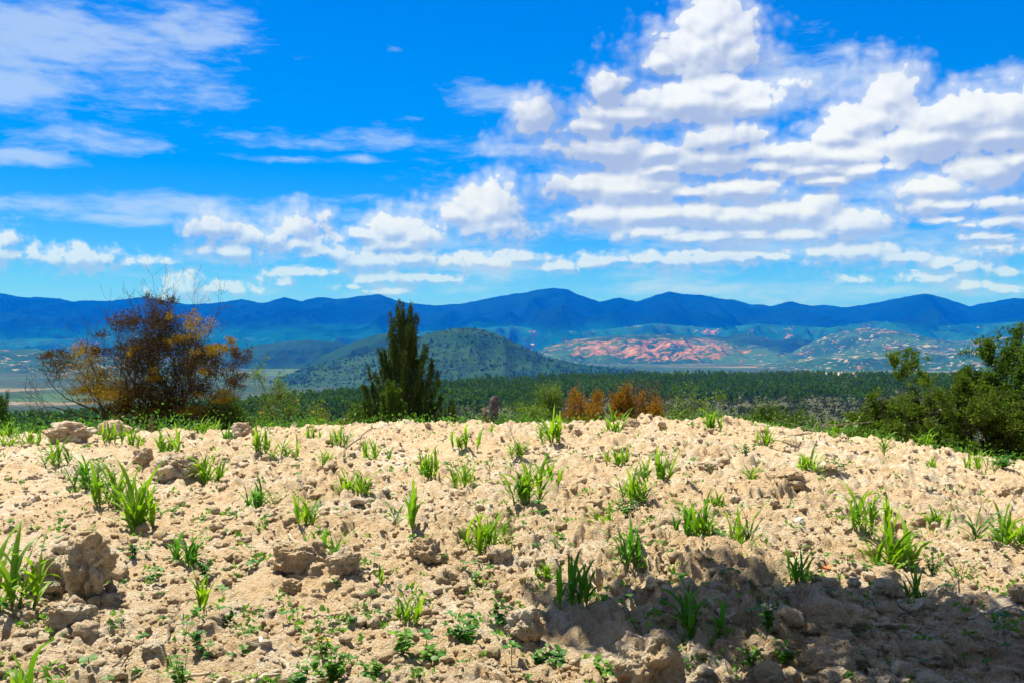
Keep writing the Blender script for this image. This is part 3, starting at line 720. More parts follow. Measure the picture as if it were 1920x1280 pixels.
def build_clods():
    clod(330, 888, 92, 58, 'big smooth rounded clod left of an upright maize plant in the upper left', 1)
    clod(168, 1100, 92, 118, 'largest clod, dark hollow front face, left foreground beside the tall cut maize plant', 2, undercut=.3, amp=.42, sink=.2)
    clod(95, 1090, 90, 80, 'pale clod pressed against the left of the largest dark faced one', 3, sink=.4)
    clod(135, 1150, 80, 50, 'low broken clod lying in front of the largest dark faced one', 4)
    clod(802, 1045, 66, 56, 'angular clod with a dark right side left of the bright bushy central plant', 5, amp=.42, tilt=.2, undercut=.2)
    clod(645, 1073, 62, 52, 'blocky clod with dark right edge left of the angular one', 6, undercut=.2)
    clod(560, 1060, 110, 60, 'broad low clod joined to the blocky one on its right', 7, sink=.5, amp=.3)
    clod(128, 820, 92, 40, 'flat pale rock like clod on the skyline at far left', 8, undercut=.2, sink=.3)
    clod(213, 808, 56, 32, 'round pale clod on the skyline behind a maize plant at left', 9, sink=.3)
    clod(455, 813, 42, 34, 'brown clod on the crest between the dead bush and the juniper', 10, sink=.25)
    clod(268, 858, 36, 28, 'small round clod up and left of the big smooth one', 11)
    clod(1468, 905, 84, 34, 'wide flat clod with a dark hollow under it in the upper right field', 12, undercut=.35, sink=.25)
    clod(985, 1180, 74, 58, 'rounded grey brown clod in the tip of the tree shadow', 13)
    clod(1215, 1270, 130, 110, 'biggest clod of the bottom edge, half lit right of the lower centre', 14, amp=.4)
    clod(1440, 1255, 58, 46, 'pale rounded stone in the shaded bottom right beside a grey block', 15, 'rock', 'clod', cat='rock', amp=.25)
    clod(1553, 1165, 130, 66, 'sunlit topped clod in the middle of the tree shadow', 16)
    clod(1560, 1225, 110, 70, 'clod heaped up in front of the sunlit topped one in the shadow', 26)
    clod(1915, 1108, 50, 36, 'pale round clod cut by the right edge at the rim of the shadow', 17)
    clod(1905, 925, 60, 32, 'ochre clod at the right edge above the bushy maize plant', 18)
    clod(545, 1090, 40, 26, 'small clod in front of the broad low one', 19)
    clod(1510, 1015, 30, 18, 'small clod behind the dark maize plant at the rim of the shade', 20)
    clod(1360, 790, 28, 20, 'pale small clod on the skyline beside the round topped maize plant', 21)
    clod(1185, 795, 32, 24, 'pale clod on the crest right of the plant with the raised leaf', 22)
    clod(1330, 870, 44, 20, 'dark fronted clod in the field left of the small weak maize plant', 23, undercut=.3)
    clod(1745, 1215, 80, 40, 'dark rough clod in the shade near the bottom right', 24)
    clod(1660, 1100, 50, 30, 'shaded clod below the tallest maize plant on the right', 25)
    clod(1500, 973, 20, 18, 'small white stone in the right half between maize rows', 31, 'white_stone', 'palestone', cat='stone', amp=.2)
    clod(1703, 998, 14, 9, 'tiny white stone right beside the tallest maize plant on the right', 32, 'white_stone', 'palestone', cat='stone', amp=.2)
    clod(61, 928, 14, 13, 'small round white stone at the left below the crest', 33, 'white_stone', 'palestone', cat='stone', amp=.2)
    o = clod(1455, 1236, 28, 24, 'small grey angular block leaning on the pale stone in the shade', 34, 'grey_block', 'stone', cat='block', amp=.12)
    n = 2600; rs = np.random.RandomState(81); V0, F0 = ico(3)
    d = np.exp(rs.uniform(math.log(4.2), math.log(17.2), n)); u = rs.uniform(-.6, .6, n); x = u*d; y = d
    keep = (perlin2(x*.6+7, y*.6)+.6*perlin2(x*2, y*2)) > -.2; x, y = x[keep], y[keep]; n = len(x)
    s = np.clip(np.exp(rs.normal(math.log(.036), .42, n)), .02, .095); z = gz(x, y)
    var = [lump(V0.copy(), 60+k, .5, 1.2)*np.array([1, 1, .7]) for k in range(24)]; k = rs.randint(0, 24, n); a = rs.uniform(0, 2*pi, n)
    base = np.array(var)[k]; c, sn = np.cos(a)[:, None], np.sin(a)[:, None]; VV = np.empty((n, len(V0), 3))
    VV[..., 0] = (base[..., 0]*c-base[..., 1]*sn)*s[:, None]+x[:, None]; VV[..., 1] = (base[..., 0]*sn+base[..., 1]*c)*s[:, None]+y[:, None]
    VV[..., 2] = base[..., 2]*s[:, None]+(z+s*.12)[:, None]
    o = mesh_obj('broken_clods', VV.reshape(-1, 3), (F0[None]+(np.arange(n)*len(V0))[:, None, None]).reshape(-1, 3), M['clod'])
    tag(o, 'countless fist sized clods of pale soil strewn over the field', 'small clods', kind='stuff')
    # loose crumbs: far too many to count
    n = 22000; rs = np.random.RandomState(8)
    d = np.exp(rs.uniform(math.log(3.6), math.log(17.5), n)); u = rs.uniform(-.66, .66, n); x = u*d; y = d
    keep = (perlin2(x*.8, y*.8)+.6*perlin2(x*3, y*3)) > -.25; x, y = x[keep], y[keep]; n = len(x)
    s = np.exp(rs.normal(math.log(.0105), .62, n)); s = np.clip(s, .004, .06)*(.8+.03*y); z = gz(x, y)
    V0, F0 = ICO2; var = [lump(V0.copy(), 40+k, .5, 1.1)*np.array([1, 1, .75]) for k in range(14)]
    VV = np.empty((n, len(V0), 3)); k = rs.randint(0, 14, n); a = rs.uniform(0, 2*pi, n)
    base = np.array(var)[k]; c, sn = np.cos(a)[:, None], np.sin(a)[:, None]
    VV[..., 0] = (base[..., 0]*c-base[..., 1]*sn)*s[:, None]+x[:, None]; VV[..., 1] = (base[..., 0]*sn+base[..., 1]*c)*s[:, None]+y[:, None]
    VV[..., 2] = base[..., 2]*s[:, None]+(z+s*.3)[:, None]
    FF = (F0[None]+(np.arange(n)*len(V0))[:, None, None]).reshape(-1, 3)
    o = mesh_obj('crumbled_soil', VV.reshape(-1, 3), FF, M['clod']); tag(o, 'loose crumbs and pebbles of pale dry soil over the field', 'soil crumbs', kind='stuff')
def stick(px1, py1, px2, py2, r, label, name='dry_stalk', mat='straw', lift=.02, cat='dry stalk', fork=0, end=0., seed=1):
    rs = np.random.RandomState(seed+int(px1))
    x1, y1 = hit(px1, py1); x2, y2 = hit(px2, py2); t = np.linspace(0, 1, 9)
    X = x1+(x2-x1)*t; Y = y1+(y2-y1)*t; g = gz(X, Y)
    Z = np.maximum(g, np.linspace(g[0], g[-1], 9))+lift+end*t; L = math.hypot(x2-x1, y2-y1)
    J = rs.normal(size=(9, 3))*L*.015; pts = np.stack([X, Y, Z], 1)+J; pts[:, 2] = np.maximum(pts[:, 2], g+r*.5)
    o = pts.mean(0); T = Tubes(); T.add(pts-o, np.linspace(r, r*.55, 9), 6)
    for k in range(fork):
        i = rs.randint(2, 8); d = unit(pts[i]-pts[i-1]+rs.normal(size=3)*np.array([.7, .7, .3])); d[2] = abs(d[2])*.5
        q = np.array([pts[i]-o+d*L*.25*s for s in np.linspace(0, 1, 4)]); T.add(q, np.linspace(r*.5, r*.2, 4), 4)
    ob = T.build(name, M[mat]); ob.location = o; tag(ob, label, cat); return ob
def build_litter():
    stick(636, 845, 705, 812, .012, 'grey straight stick leaning up near the crest left of the juniper base', 'stick', 'twig', .03, 'stick', end=.10)
    stick(668, 1078, 735, 1058, .012, 'pale forked stalk lying behind the single upright maize shoot', fork=3)
    stick(735, 1000, 752, 1030, .008, 'thin pale stalk standing out of the soil left of the angular clod')
    stick(540, 985, 580, 1020, .014, 'thick whitish stalk left of the wide spreading maize plant')
    stick(1132, 908, 1172, 930, .014, 'short thick pale stalk left of the spiky maize plant with weeds')
    stick(1100, 1050, 1128, 1088, .008, 'thin stalk lying above the tree shadow tip right of centre', fork=2)
    stick(1200, 1143, 1262, 1120, .014, 'pale bent stalk at the left foot of the large dark maize plant')
    stick(960, 1135, 1010, 1128, .006, 'thin dark twig in the soil above the rounded grey brown clod', 'twig', 'twig', cat='twig')
    stick(440, 1285, 530, 1238, .020, 'split pale maize stalk pointing up right at the bottom edge', fork=2)
    stick(395, 1284, 470, 1262, .014, 'pale flat stalk lying along the bottom edge beside the split one')
    stick(530, 1230, 558, 1255, .014, 'short grey stalk right of the split one at the bottom edge')
    stick(570, 1148, 640, 1140, .012, 'pale stalk half under leaves in the lower left centre', fork=2)
    stick(308, 1178, 342, 1122, .007, 'forked grey twig standing over the bare soil at lower left', 'twig', 'twig', cat='twig', fork=3, end=.05)
    stick(210, 1222, 252, 1195, .007, 'dark forked twig lying left of the leafy weed at the bottom left', 'twig', 'twig', cat='twig', fork=2)
    stick(330, 1238, 420, 1232, .010, 'bundle of grey stalk pieces behind the leafy weed at the bottom left', fork=4)
    stick(1480, 835, 1560, 800, .010, 'long dry branch arching up over the right crest', 'dry_branch', 'twig', .04, 'dry branch', fork=6, end=.22)
    stick(1420, 815, 1500, 830, .008, 'dry branch lying near the right crest left of the arching one', 'dry_branch', 'twig', .04, 'dry branch', fork=5)
    stick(1725, 1108, 1762, 1096, .016, 'pale stalk beside the slim dark maize plant at the rim of the shade')
    stick(1635, 1160, 1718, 1156, .012, 'straight pale stalk lying level in the tree shadow')
    stick(1700, 1170, 1740, 1160, .006, 'thin straw just right of the straight pale stalk in the shadow')
    stick(1620, 1255, 1740, 1230, .022, 'long pale cane lying in the shade along the bottom right', fork=2)
    stick(1300, 1248, 1380, 1247, .010, 'thin pale cane lying at the lower right of the biggest bottom clod')
    stick(1320, 1130, 1372, 1152, .012, 'whitish stalk stub right of the large dark maize plant')
    stick(1417, 1178, 1428, 1212, .008, 'grey twig stuck in the shaded soil below the flowering weed', 'twig', 'twig', cat='twig')
    stick(1790, 1092, 1805, 1050, .006, 'dark thin twig standing at the rim of the shade at right', 'twig', 'twig', cat='twig', end=.12)
    stick(1815, 1150, 1900, 1120, .010, 'dry curved stalk in the shade near the right edge', fork=2)
    # curled dry husk
    for (px, py, s, m, nm, lab, cat, el, sd) in ((1705, 1135, .10, 'straw', 'dry_husk', 'pale curled maize husk lying in the tree shadow', 'husk', 2.2, 3), (557, 1205, .06, 'straw', 'dry_husk', 'pale papery husk standing up in the lower left centre', 'husk', 2.4, 4),
                                            (480, 1190, .06, 'white', 'husk_scrap', 'small pale husk scrap left of the larger papery husk', 'husk', 1.6, 5), (1362, 1145, .07, 'white', 'plastic_scrap', 'white plastic scrap at the foot of the large dark maize plant', 'scrap', 2.6, 6),
                                            (1548, 1057, .05, 'orange', 'plastic_scrap', 'orange red scrap at the upper rim of the tree shadow', 'scrap', 2., 7), (1420, 1092, .04, 'blue', 'plastic_scrap', 'small blue scrap in the shade left of the teal scraps', 'scrap', 2., 8),
                                            (982, 992, .03, 'flower', 'fallen_flower', 'small yellow petal on the soil right of the bright bushy maize plant', 'petal', 1., 9), (1845, 1100, .05, 'straw', 'husk_scrap', 'pale husk scrap left of the round clod at the right edge', 'husk', 1.6, 10),
                                            (105, 1133, .05, 'palestone', 'husk_scrap', 'pale flake in front of the largest dark faced clod', 'flake', 1.4, 11)):
        rs = np.random.RandomState(sd); x, y = hit(px, py); z = float(gz(x, y)[0])
        a = np.linspace(-1, 1, 9)[:, None]*np.ones((1, 7)); b_ = np.ones((9, 1))*np.linspace(-1, 1, 7)[None]
        w = (1-np.abs(a)**2)*.45+.05; X = a*s; Yv = np.sin(b_*1.4)*w*s; Z = np.abs(np.cos(b_*1.4))*-w*s*.8+a*a*s*.35*el/2+.06*s*perlin2(a*2+sd, b_*2)
        an = rs.uniform(0, 6); V = np.stack([X*math.cos(an)-Yv*math.sin(an), X*math.sin(an)+Yv*math.cos(an), Z], -1).reshape(-1, 3)
        V[:, 2] -= V[:, 2].min()
        o = mesh_obj(nm, V, gridfaces(9, 7), M[m]); o.location = (x, y, z+.004); o.modifiers.new('t', 'SOLIDIFY').thickness = .002; tag(o, lab, cat)
    # teal cord ring
    x, y = hit(1880, 1150); z = float(gz(x, y)[0]); T = Tubes(); th = np.linspace(.3, 4.6, 22)
    T.add(np.stack([.035*np.cos(th), .012*np.sin(th*1.3), .045+.045*np.sin(th)], 1), .004, 6)
    o = T.build('cord_loop', M['teal']); o.location = (x, y, z); tag(o, 'loop of teal cord lying in the shade near the right edge', 'cord')
    # litter of straw
    rs = np.random.RandomState(14); T = Tubes(); n = 1600
    for i in range(n):
        d = math.exp(rs.uniform(math.log(4.2), math.log(15))); u = rs.uniform(-.55, .6)
        if rs.rand() < .3: u = rs.uniform(.15, .6); d = rs.uniform(4.3, 6.6)
        x = u*d; y = d; a = rs.uniform(0, 2*pi); L = rs.uniform(.04, .09)/rs.uniform(.3, 1); k = np.linspace(-.5, .5, 5)
        X = x+math.cos(a)*L*k; Y = y+math.sin(a)*L*k
        T.add(np.stack([X, Y, k*0+rs.uniform(.002, .012)+rs.normal(size=5)*.003], 1), rs.uniform(.0014, .0042), 3)
    V = np.concatenate(T.V); c = V.reshape(n, -1, 3); g = gz(c[:, 7, 0], c[:, 7, 1]); g2 = gz(V[:, 0], V[:, 1]).reshape(n, -1)
    c[:, :, 2] += np.maximum(.55*g[:, None]+.45*g2, g2-.004); o = mesh_obj('straw', c.reshape(-1, 3), np.concatenate(T.F), M['straw'])
    tag(o, 'scattered bits of dry straw and roots on the soil', 'straw', kind='stuff')

def round_leaf(V, Fc, c, d, s, nrm_up=.8, rs=R, asp=1.):
    """a small cupped leaf of a fan of faces"""
    d = unit(d); side = unit(np.cross(d, [0, 0, 1.])); up = np.cross(side, d); n0 = len(V)
    V.append(c); m = 8
    for i in range(m):
        t = 2*pi*i/m; q = c+d*s*(.5-.5*math.cos(t))*1.+side*s*.5*asp*math.sin(t)*(1.05-.2*math.cos(t))+up*s*.16*abs(math.sin(t))
        V.append(q)
    V[n0] = c+d*s*.48
    for i in range(m): Fc.append((n0, n0+1+i, n0+1+(i+1) % m))
def build_seedlings():
    rs = np.random.RandomState(19); protos = []
    for k in range(7):
        T = Tubes(); V = []; Fc = []; h = rs.uniform(.03, .075); T.add(np.array([[0, 0, -.01], [.003, .002, h*.5], [0, .004, h]]), .0016, 4)
        a = rs.uniform(0, 6)
        for j in range(2):
            d = np.array([math.cos(a+j*pi), math.sin(a+j*pi), rs.uniform(-.5, .3)]); round_leaf(V, Fc, np.array([0, .004, h]), d, rs.uniform(.032, .048), rs=rs, asp=1.25)
        if k % 3 == 0:
            for j in range(3):
                d = np.array([math.cos(a+1.2+j*2.1), math.sin(a+1.2+j*2.1), .5]); round_leaf(V, Fc, np.array([0, .004, h*1.1]), d, rs.uniform(.02, .032), rs=rs, asp=.8)
        root = empty('bean_seedling', (0, 0, 0)); tag(root, 'tiny dark green seedling with two rounded leaves on bare soil', 'seedling', 'bean seedlings sprouting between the maize rows')
        st = T.build('stem', M['stem'], root); lf = mesh_obj('leaves', np.array(V), Fc, M['bean'], root, False); protos.append((root, st, lf))
    pts = [(430, 960), (360, 990), (58, 985), (20, 985), (80, 1008), (275, 1035), (213, 1065), (235, 1072), (290, 1070), (308, 1095), (390, 990), (425, 985), (640, 975), (665, 985), (525, 895), (515, 945), (500, 965), (1010, 960), (955, 965), (980, 985), (1030, 985), (1055, 1000), (1175, 1008), (890, 1048), (835, 1050), (810, 1010), (740, 1060), (930, 1095), (945, 1110), (870, 1175), (920, 1170), (1190, 1075), (1180, 1100), (1380, 1055), (1400, 1060), (1355, 1065), (1600, 1055), (1590, 1058), (1650, 1060), (1330, 1040), (410, 1137), (395, 1180), (455, 1200), (375, 1205), (620, 1160), (600, 1170), (560, 1165), (800, 1200), (830, 1215), (860, 1250), (1080, 1220), (1050, 1230), (960, 1245), (990, 1265), (1240, 1105), (1280, 1060), (890, 1075), (560, 905), (1290, 905), (1300, 865), (860, 850)]
    allp = [hit(*p) for p in pts]
    while len(allp) < 280:
        d = math.exp(rs.uniform(math.log(4.5), math.log(14.5))); u = rs.uniform(-.53, .53)
        if perlin2(np.array([u*d*1.3]), np.array([d*1.3]))[0] > -.12 or rs.rand() < .2: allp.append((u*d, d))
    xs = np.array(allp); zs = gz(xs[:, 0], xs[:, 1])
    for i, (x, y) in enumerate(allp):
        r0, s0, l0 = protos[i % 7]
        if i < 7: r_ = r0
        else:
            r_ = r0.copy(); COL.objects.link(r_)
            for ch in (s0, l0): c = ch.copy(); COL.objects.link(c); c.parent = r_
        sc = rs.uniform(.7, 1.35); r_.location = (x, y, zs[i]); r_.rotation_euler = (rs.uniform(-.2, .2), rs.uniform(-.2, .2), rs.uniform(0, 6.28)); r_.scale = (sc, sc, sc)
def weed(px, py, hp, wp, label, seed, mat='weed', ls=.035, nst=7, flower=None, dens=1.):
    rs = np.random.RandomState(seed); x, y = hit(px, py); z = float(gz(x, y)[0]); H = hp/F*y; W = wp/F*y
    root = empty('broadleaf_weed', (x, y, z-.01)); tag(root, label, 'weed'); T = Tubes(); V = []; Fc = []; tops = []
    for i in range(nst):
        a = rs.uniform(0, 6.28); e = rs.uniform(.1, 1)*W*.45; h = H*rs.uniform(.5, 1); t = np.linspace(0, 1, 6)[:, None]
        p = np.concatenate([math.cos(a)*e*t, math.sin(a)*e*t, h*t**.8], 1); T.add(p, np.linspace(.003, .0015, 6), 4); tops.append(p[-1])
        for k in range(int(9*dens)):
            tt = rs.uniform(.2, 1); c = np.array([math.cos(a)*e*tt, math.sin(a)*e*tt, h*tt**.8]); b = rs.uniform(0, 6.28)
            round_leaf(V, Fc, c, np.array([math.cos(b), math.sin(b), rs.uniform(-.4, .7)]), ls*rs.uniform(.6, 1.3), rs=rs, asp=.75)
    T.build('stems', M['stem'], root); mesh_obj('leaves', np.array(V), Fc, M[mat], root, False)
    if flower:
        P = np.repeat(np.array(tops[:4]), 7, axis=0)+rs.normal(size=(28, 3))*.006; quads_obj('flowers', leafquads(P, .016, 1.3, None, rs), M[flower], root)
def build_weeds():
    weed(340, 1262, 90, 75, 'leafy grey green weed rising at the bottom left beside stalk pieces', 1, 'weed', .03, 10)
    weed(370, 1195, 50, 50, 'small weed with pointed leaves above the leafy bottom left one', 2, 'bean', .035, 4)
    weed(620, 1275, 70, 110, 'wide bright green weed on the bottom edge left of centre', 3, 'weed', .035, 14)
    weed(560, 1275, 55, 70, 'dark leaved weed touching the left of the wide bottom edge one', 4, 'bean', .04, 8)
    weed(700, 1268, 35, 50, 'small creeping weed right of the wide bottom edge one', 5, 'weed', .035, 5)
    weed(755, 1225, 55, 60, 'large leaved weed in the lower centre with pale broad leaves', 6, 'weed', .045, 5)
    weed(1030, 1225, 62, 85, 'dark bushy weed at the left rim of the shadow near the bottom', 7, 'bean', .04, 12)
    weed(870, 1190, 42, 100, 'spread of small weeds below the small open maize plant', 8, 'bean', .035, 12)
    weed(940, 1160, 60, 45, 'upright weed with pointed leaves left of the rounded grey brown clod', 9, 'bean', .045, 4)
    weed(1440, 1180, 65, 55, 'weed with white flowers in the shade right of the large dark maize plant', 10, 'bean', .035, 7, 'flowerw')
    weed(1470, 1215, 40, 80, 'low light green weed in the shade below the white flowered one', 11, 'weed', .03, 7)
    weed(1410, 1235, 45, 50, 'small bright weed left of the pale stone at the bottom right', 12, 'weed', .03, 7)
    weed(1800, 1070, 60, 110, 'airy low weed along the upper rim of the shadow at right', 13, 'weed', .025, 12)
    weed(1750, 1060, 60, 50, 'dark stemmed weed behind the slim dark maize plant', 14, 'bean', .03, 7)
    weed(1560, 880, 40, 90, 'leafy weeds right of the compact maize plant in the upper right', 15, 'bean', .04, 9)
    weed(1175, 962, 40, 90, 'leafy weeds around the foot of the spiky maize plant', 16, 'bean', .035, 10)
    weed(1395, 855, 24, 60, 'low weed patch in the field left of the crest twigs', 17, 'bean', .035, 7)
    weed(605, 1225, 60, 40, 'yellow flowered weed beside the larger papery husk', 18, 'weed', .03, 5, 'flower')
    weed(430, 1150, 40, 45, 'small two stemmed weed right of the forked grey twig', 41, 'bean', .035, 4)
    weed(250, 1040, 35, 45, 'small weed above the largest dark faced clod', 42, 'bean', .035, 4)
    weed(800, 1225, 45, 60, 'weed in the lower centre right of the pale broad leaved one', 43, 'weed', .035, 6)
    weed(1130, 1255, 35, 70, 'creeping weed left of the biggest bottom clod', 44, 'weed', .03, 8)
    weed(1660, 1240, 30, 80, 'sparse weeds beside the long pale cane in the shade', 45, 'weed', .025, 7)
    weed(1870, 1005, 40, 80, 'round leaved weed at the foot of the bushy far right maize plant', 19, 'bean', .045, 7)
    weed(60, 1090, 60, 60, 'dark weed at the foot of the tall cut maize plant', 20, 'bean', .05, 6)
    weed(385, 1060, 45, 60, 'dark weed at the foot of the broad leaved maize plant', 21, 'bean', .035, 7)
    weed(1880, 868, 30, 130, 'leafy green weed patch on the crest at the far right', 22, 'bean', .06, 22)
    weed(1745, 838, 34, 70, 'bright leafy weed at the foot of the right crest maize plant', 23, 'weed', .05, 12)
    weed(1590, 815, 45, 60, 'flowering weed on the right crest beside the bent maize plant', 24, 'weed', .045, 10, 'flowerw')
    # tiny unplaced weeds and the green fringe just behind the crest
    rs = np.random.RandomState(77); n = 2700
    d = np.exp(rs.uniform(math.log(4.2), math.log(16), n)); u = rs.uniform(-.56, .56, n); x = u*d
    k = (perlin2(x*1.6+9, d*1.6)+.5*perlin2(x*5, d*5)) > .12; x, y = x[k], d[k]; n = len(x); q = 7
    P = np.stack([x, y, gz(x, y)+.012], -1)[:, None]+rs.normal(size=(n, q, 3))*np.array([.025, .025, .010])
    z0 = gz(x, y)[:, None]; P[:, :, 2] = np.maximum(P[:, :, 2], z0+.004)
    tag(quads_obj('small_weeds', leafquads(P.reshape(-1, 3), .036, 1.5, np.array([0, 0, 1.]), rs, .3), M['weed']), 'tiny green weeds sprouting all over the dry soil', 'small weeds', kind='stuff')
    n = 5200; u = rs.uniform(-.62, .62, n); y = 16.4+rs.uniform(0, 1, n)**.8*5.5; x = u*y
    wgt = .5+fbm(x*.9, y*.9, 2); k = rs.rand(n) < np.clip(wgt, .15, 1)*(.35+.65*sstep(16.3, 17.6, y)); x, y = x[k], y[k]; n = len(x); q = 16
    h = rs.uniform(.05, .20, n)*(1+1.2*sstep(16.8, 20, y))*(1+.6*((x/y*F+960) < 420)*1.)
    P = np.stack([x, y, gz(x, y)+h*.5], -1)[:, None]+rs.normal(size=(n, q, 3))*np.stack([h, h, h*.45], -1)[:, None]
    tag(quads_obj('ground_cover', leafquads(P.reshape(-1, 3), .05, 2.2, np.array([0, 0, 1.]), rs, .5), M['cover']), 'low green plants fringing the far side of the crest', 'ground cover', kind='stuff')
    # rougher bushes and grass down the slope behind the crest
    n = 5200; u = rs.uniform(-.75, .75, n); y = 22+rs.uniform(0, 1, n)**1.6*150; x = u*y; k = fbm(x*.12, y*.12, 2) > -.15; x, y = x[k], y[k]; n = len(x); q = 26
    h = rs.uniform(.2, .9, n)*(1+.5*sstep(40, 120, y)); P = np.stack([x, y, base_z(x, y)+h*.4], -1)[:, None]+rs.normal(size=(n, q, 3))*np.stack([h*.6, h*.6, h*.35], -1)[:, None]
    tag(quads_obj('slope_brush', leafquads(P.reshape(-1, 3), .16, 1.8, np.array([0, 0, 1.]), rs, .3), M['tree']), 'green brush covering the slope that falls away behind the field', 'brush', kind='stuff')

# ------------------------------------------------------------------ shrubs and trees at the crest
def build_shrubs():
    build_dead_bush()
    build_juniper(758, 20.5, 1.95, 536, 'juniper_tree', 'tall dark conical juniper standing alone behind the crest left of the stump', 31, M['juniper'], 64000, 120)
    build_juniper(845, 19.5, .45, 742, 'juniper_sapling', 'small ragged juniper sapling just right of the tall one', 32, M['juniper'], 2500, 14)
    build_juniper(2, 24., .9, 706, 'juniper_tree', 'green conical tree at the far left edge behind the crest', 33, M['tree'], 14000, 26)
    build_juniper(735, 19.0, .75, 700, 'green_juniper', 'bright green low juniper nestled at the left foot of the tall dark one', 35, M['tree'], 15000, 26)
    plant('flowering_shrub', 'sparse shrub with pale twisted stems and yellow flowers right of the dead bush', 'shrub', 527, 21, 1.65, 1, M['ygreen'], M['bark'], 41, topy=680, stems=5, nleaf=3600, lsize=.055, aspect=2.6, spray=.045, spread=.8, wig=.28, flowers=16, clump=.25, bottom=.25)
    plant('green_bush', 'rounded dark green bush between the dead bush and the flowering shrub', 'bush', 428, 20.5, 1.0, 1, M['tree'], M['bark_dark'], 42, topy=738, stems=6, nleaf=8000, lsize=.045, spray=.07)
    plant('green_bush', 'low bush with yellowing leaves left of the juniper base', 'bush', 625, 20.5, .9, 1, M['gold'], M['bark_dark'], 43, topy=772, stems=6, nleaf=2500, lsize=.04, spray=.06)
    plant('green_bush', 'dark low bush right against the left of the juniper base', 'bush', 680, 20.5, .8, 1, M['tree'], M['bark_dark'], 44, topy=752, stems=6, nleaf=5000, lsize=.04, spray=.06)
    plant('yellow_green_bush', 'feathery yellow green bush right of the stump', 'bush', 1033, 21, .6, 1, M['ygreen'], M['bark'], 45, topy=715, stems=4, nleaf=6000, lsize=.035, spray=.06, spread=.45)
    plant('green_bush', 'low bright green shrub between the stump and the feathery bush', 'bush', 985, 20, .9, 1, M['ygreen'], M['bark'], 46, topy=755, stems=6, nleaf=3500, lsize=.04, spray=.06, clump=.2)
    plant('rusty_shrub', 'rust orange shrub, widest of the three near the crest', 'shrub', 1108, 20, 1.3, 1, M['rust'], M['bark_dark'], 47, topy=728, stems=8, nleaf=14000, lsize=.03, spray=.045, spread=.8)
    plant('rusty_shrub', 'narrow upright rust orange shrub, middle of the three near the crest', 'shrub', 1163, 20.4, .42, 1, M['rust'], M['bark_dark'], 48, topy=718, stems=4, nleaf=6500, lsize=.03, spray=.04, spread=.4)
    plant('rusty_shrub', 'round rust orange shrub with bare twigs, rightmost of the three near the crest', 'shrub', 1218, 20.2, .85, 1, M['rust'], M['bark_dark'], 49, topy=734, stems=6, nleaf=9000, lsize=.034, spray=.04, spread=.7)
    plant('bare_shrub', 'thin grey bare shrub with crossing twigs behind the rusty ones', 'shrub', 1200, 21, 1.7, 1, M['scrub'], M['bark'], 50, topy=705, stems=8, nleaf=900, lsize=.04, spray=.04, spread=.9, wig=.22)
    plant('thin_shrub', 'thin open shrub with sparse green leaf clusters right of the rusty shrubs', 'shrub', 1320, 20.5, 1.5, 1, M['ygreen'], M['bark'], 51, topy=718, stems=5, nleaf=2200, lsize=.05, spray=.05, spread=.9, wig=.25, clump=.35, bottom=.3)
    plant('low_shrub', 'low leafy green shrub on the skyline right of the round topped maize plant', 'shrub', 1462, 19.5, 1.2, 1, M['tree'], M['bark_dark'], 52, topy=755, stems=8, nleaf=5000, lsize=.05, spray=.06, spread=.9, clump=.2)
    plant('low_shrub', 'small weedy shrub hugging the crest right of the stump', 'shrub', 960, 19, .7, 1, M['cover'], M['bark'], 53, topy=768, stems=6, nleaf=2500, lsize=.035, spray=.05)
    # right-hand trees
    plant('feathery_tree', 'open feathery leaved tree with visible pale branches on the right behind the crest', 'tree', 1725, 19.5, 2.8, 1, M['feather'], M['bark'], 61, topy=665, stems=9, levels=4, nleaf=44000, lsize=.062, aspect=2.6, spray=.04, spread=1.0, wig=.24, clump=.32, bottom=.1, kids=(2, 4), r0=.035)
    plant('leafy_tree', 'tall dense dark green tree at the right edge of the photo', 'tree', 1890, 21, 2.5, 1, M['tree'], M['bark_dark'], 62, topy=626, stems=5, levels=4, nleaf=60000, lsize=.065, aspect=2.2, spray=.05, spread=.6, clump=.25, kids=(3, 4), r0=.05)
    plant('leafy_tree', 'lower dense yellowish green tree in front of the tall right edge one', 'tree', 1850, 19, 2.0, 1, M['feather2'], M['bark_dark'], 63, topy=712, stems=8, levels=4, nleaf=42000, lsize=.06, aspect=2.4, spray=.04, spread=.9, clump=.2, kids=(3, 5))
    plant('leafy_tree', 'dense dark tree beyond the right edge, mostly cut off', 'tree', 2010, 19.5, 2.4, 1, M['tree'], M['bark_dark'], 64, topy=640, stems=6, levels=3, nleaf=40000, lsize=.06, aspect=2.2, spray=.09, spread=.8, kids=(3, 5))
    plant('low_shrub', 'low dark shrub in front of the feathery tree foot', 'shrub', 1650, 21, 1.0, 1, M['tree'], M['bark_dark'], 65, topy=765, stems=7, nleaf=5000, lsize=.05, spray=.07, spread=.9)
    # stump
    x = (920-960)/F*18.2; z = float(gz(x, 18.2)[0]); root = empty('tree_stump', (x, 18.2, z)); tag(root, 'weathered grey stump with a rounded top and rusty lichen behind the crest', 'stump')
    H = CZ+(640-741)/F*18.2-z; T = Tubes(); t = np.linspace(0, 1, 14)
    rad = .085*(1+.10*np.sin(t*7))*np.where(t > .82, np.sqrt(np.clip(1-((t-.82)/.19)**2, 0.02, 1)), 1)
    T.add(np.stack([.02+.06*t, 0*t, t*H], 1), rad, 28)
    V = np.concatenate(T.V); ang = np.arctan2(V[:, 1], V[:, 0]-.04)
    V = V+np.stack([np.cos(ang), np.sin(ang), 0*ang], 1)*(.018*perlin2(ang*3+5, V[:, 2]*3)+.010*perlin2(ang*9, V[:, 2]*2))[:, None]
    T.V = [V]; T.build('trunk', M['stump'], root)
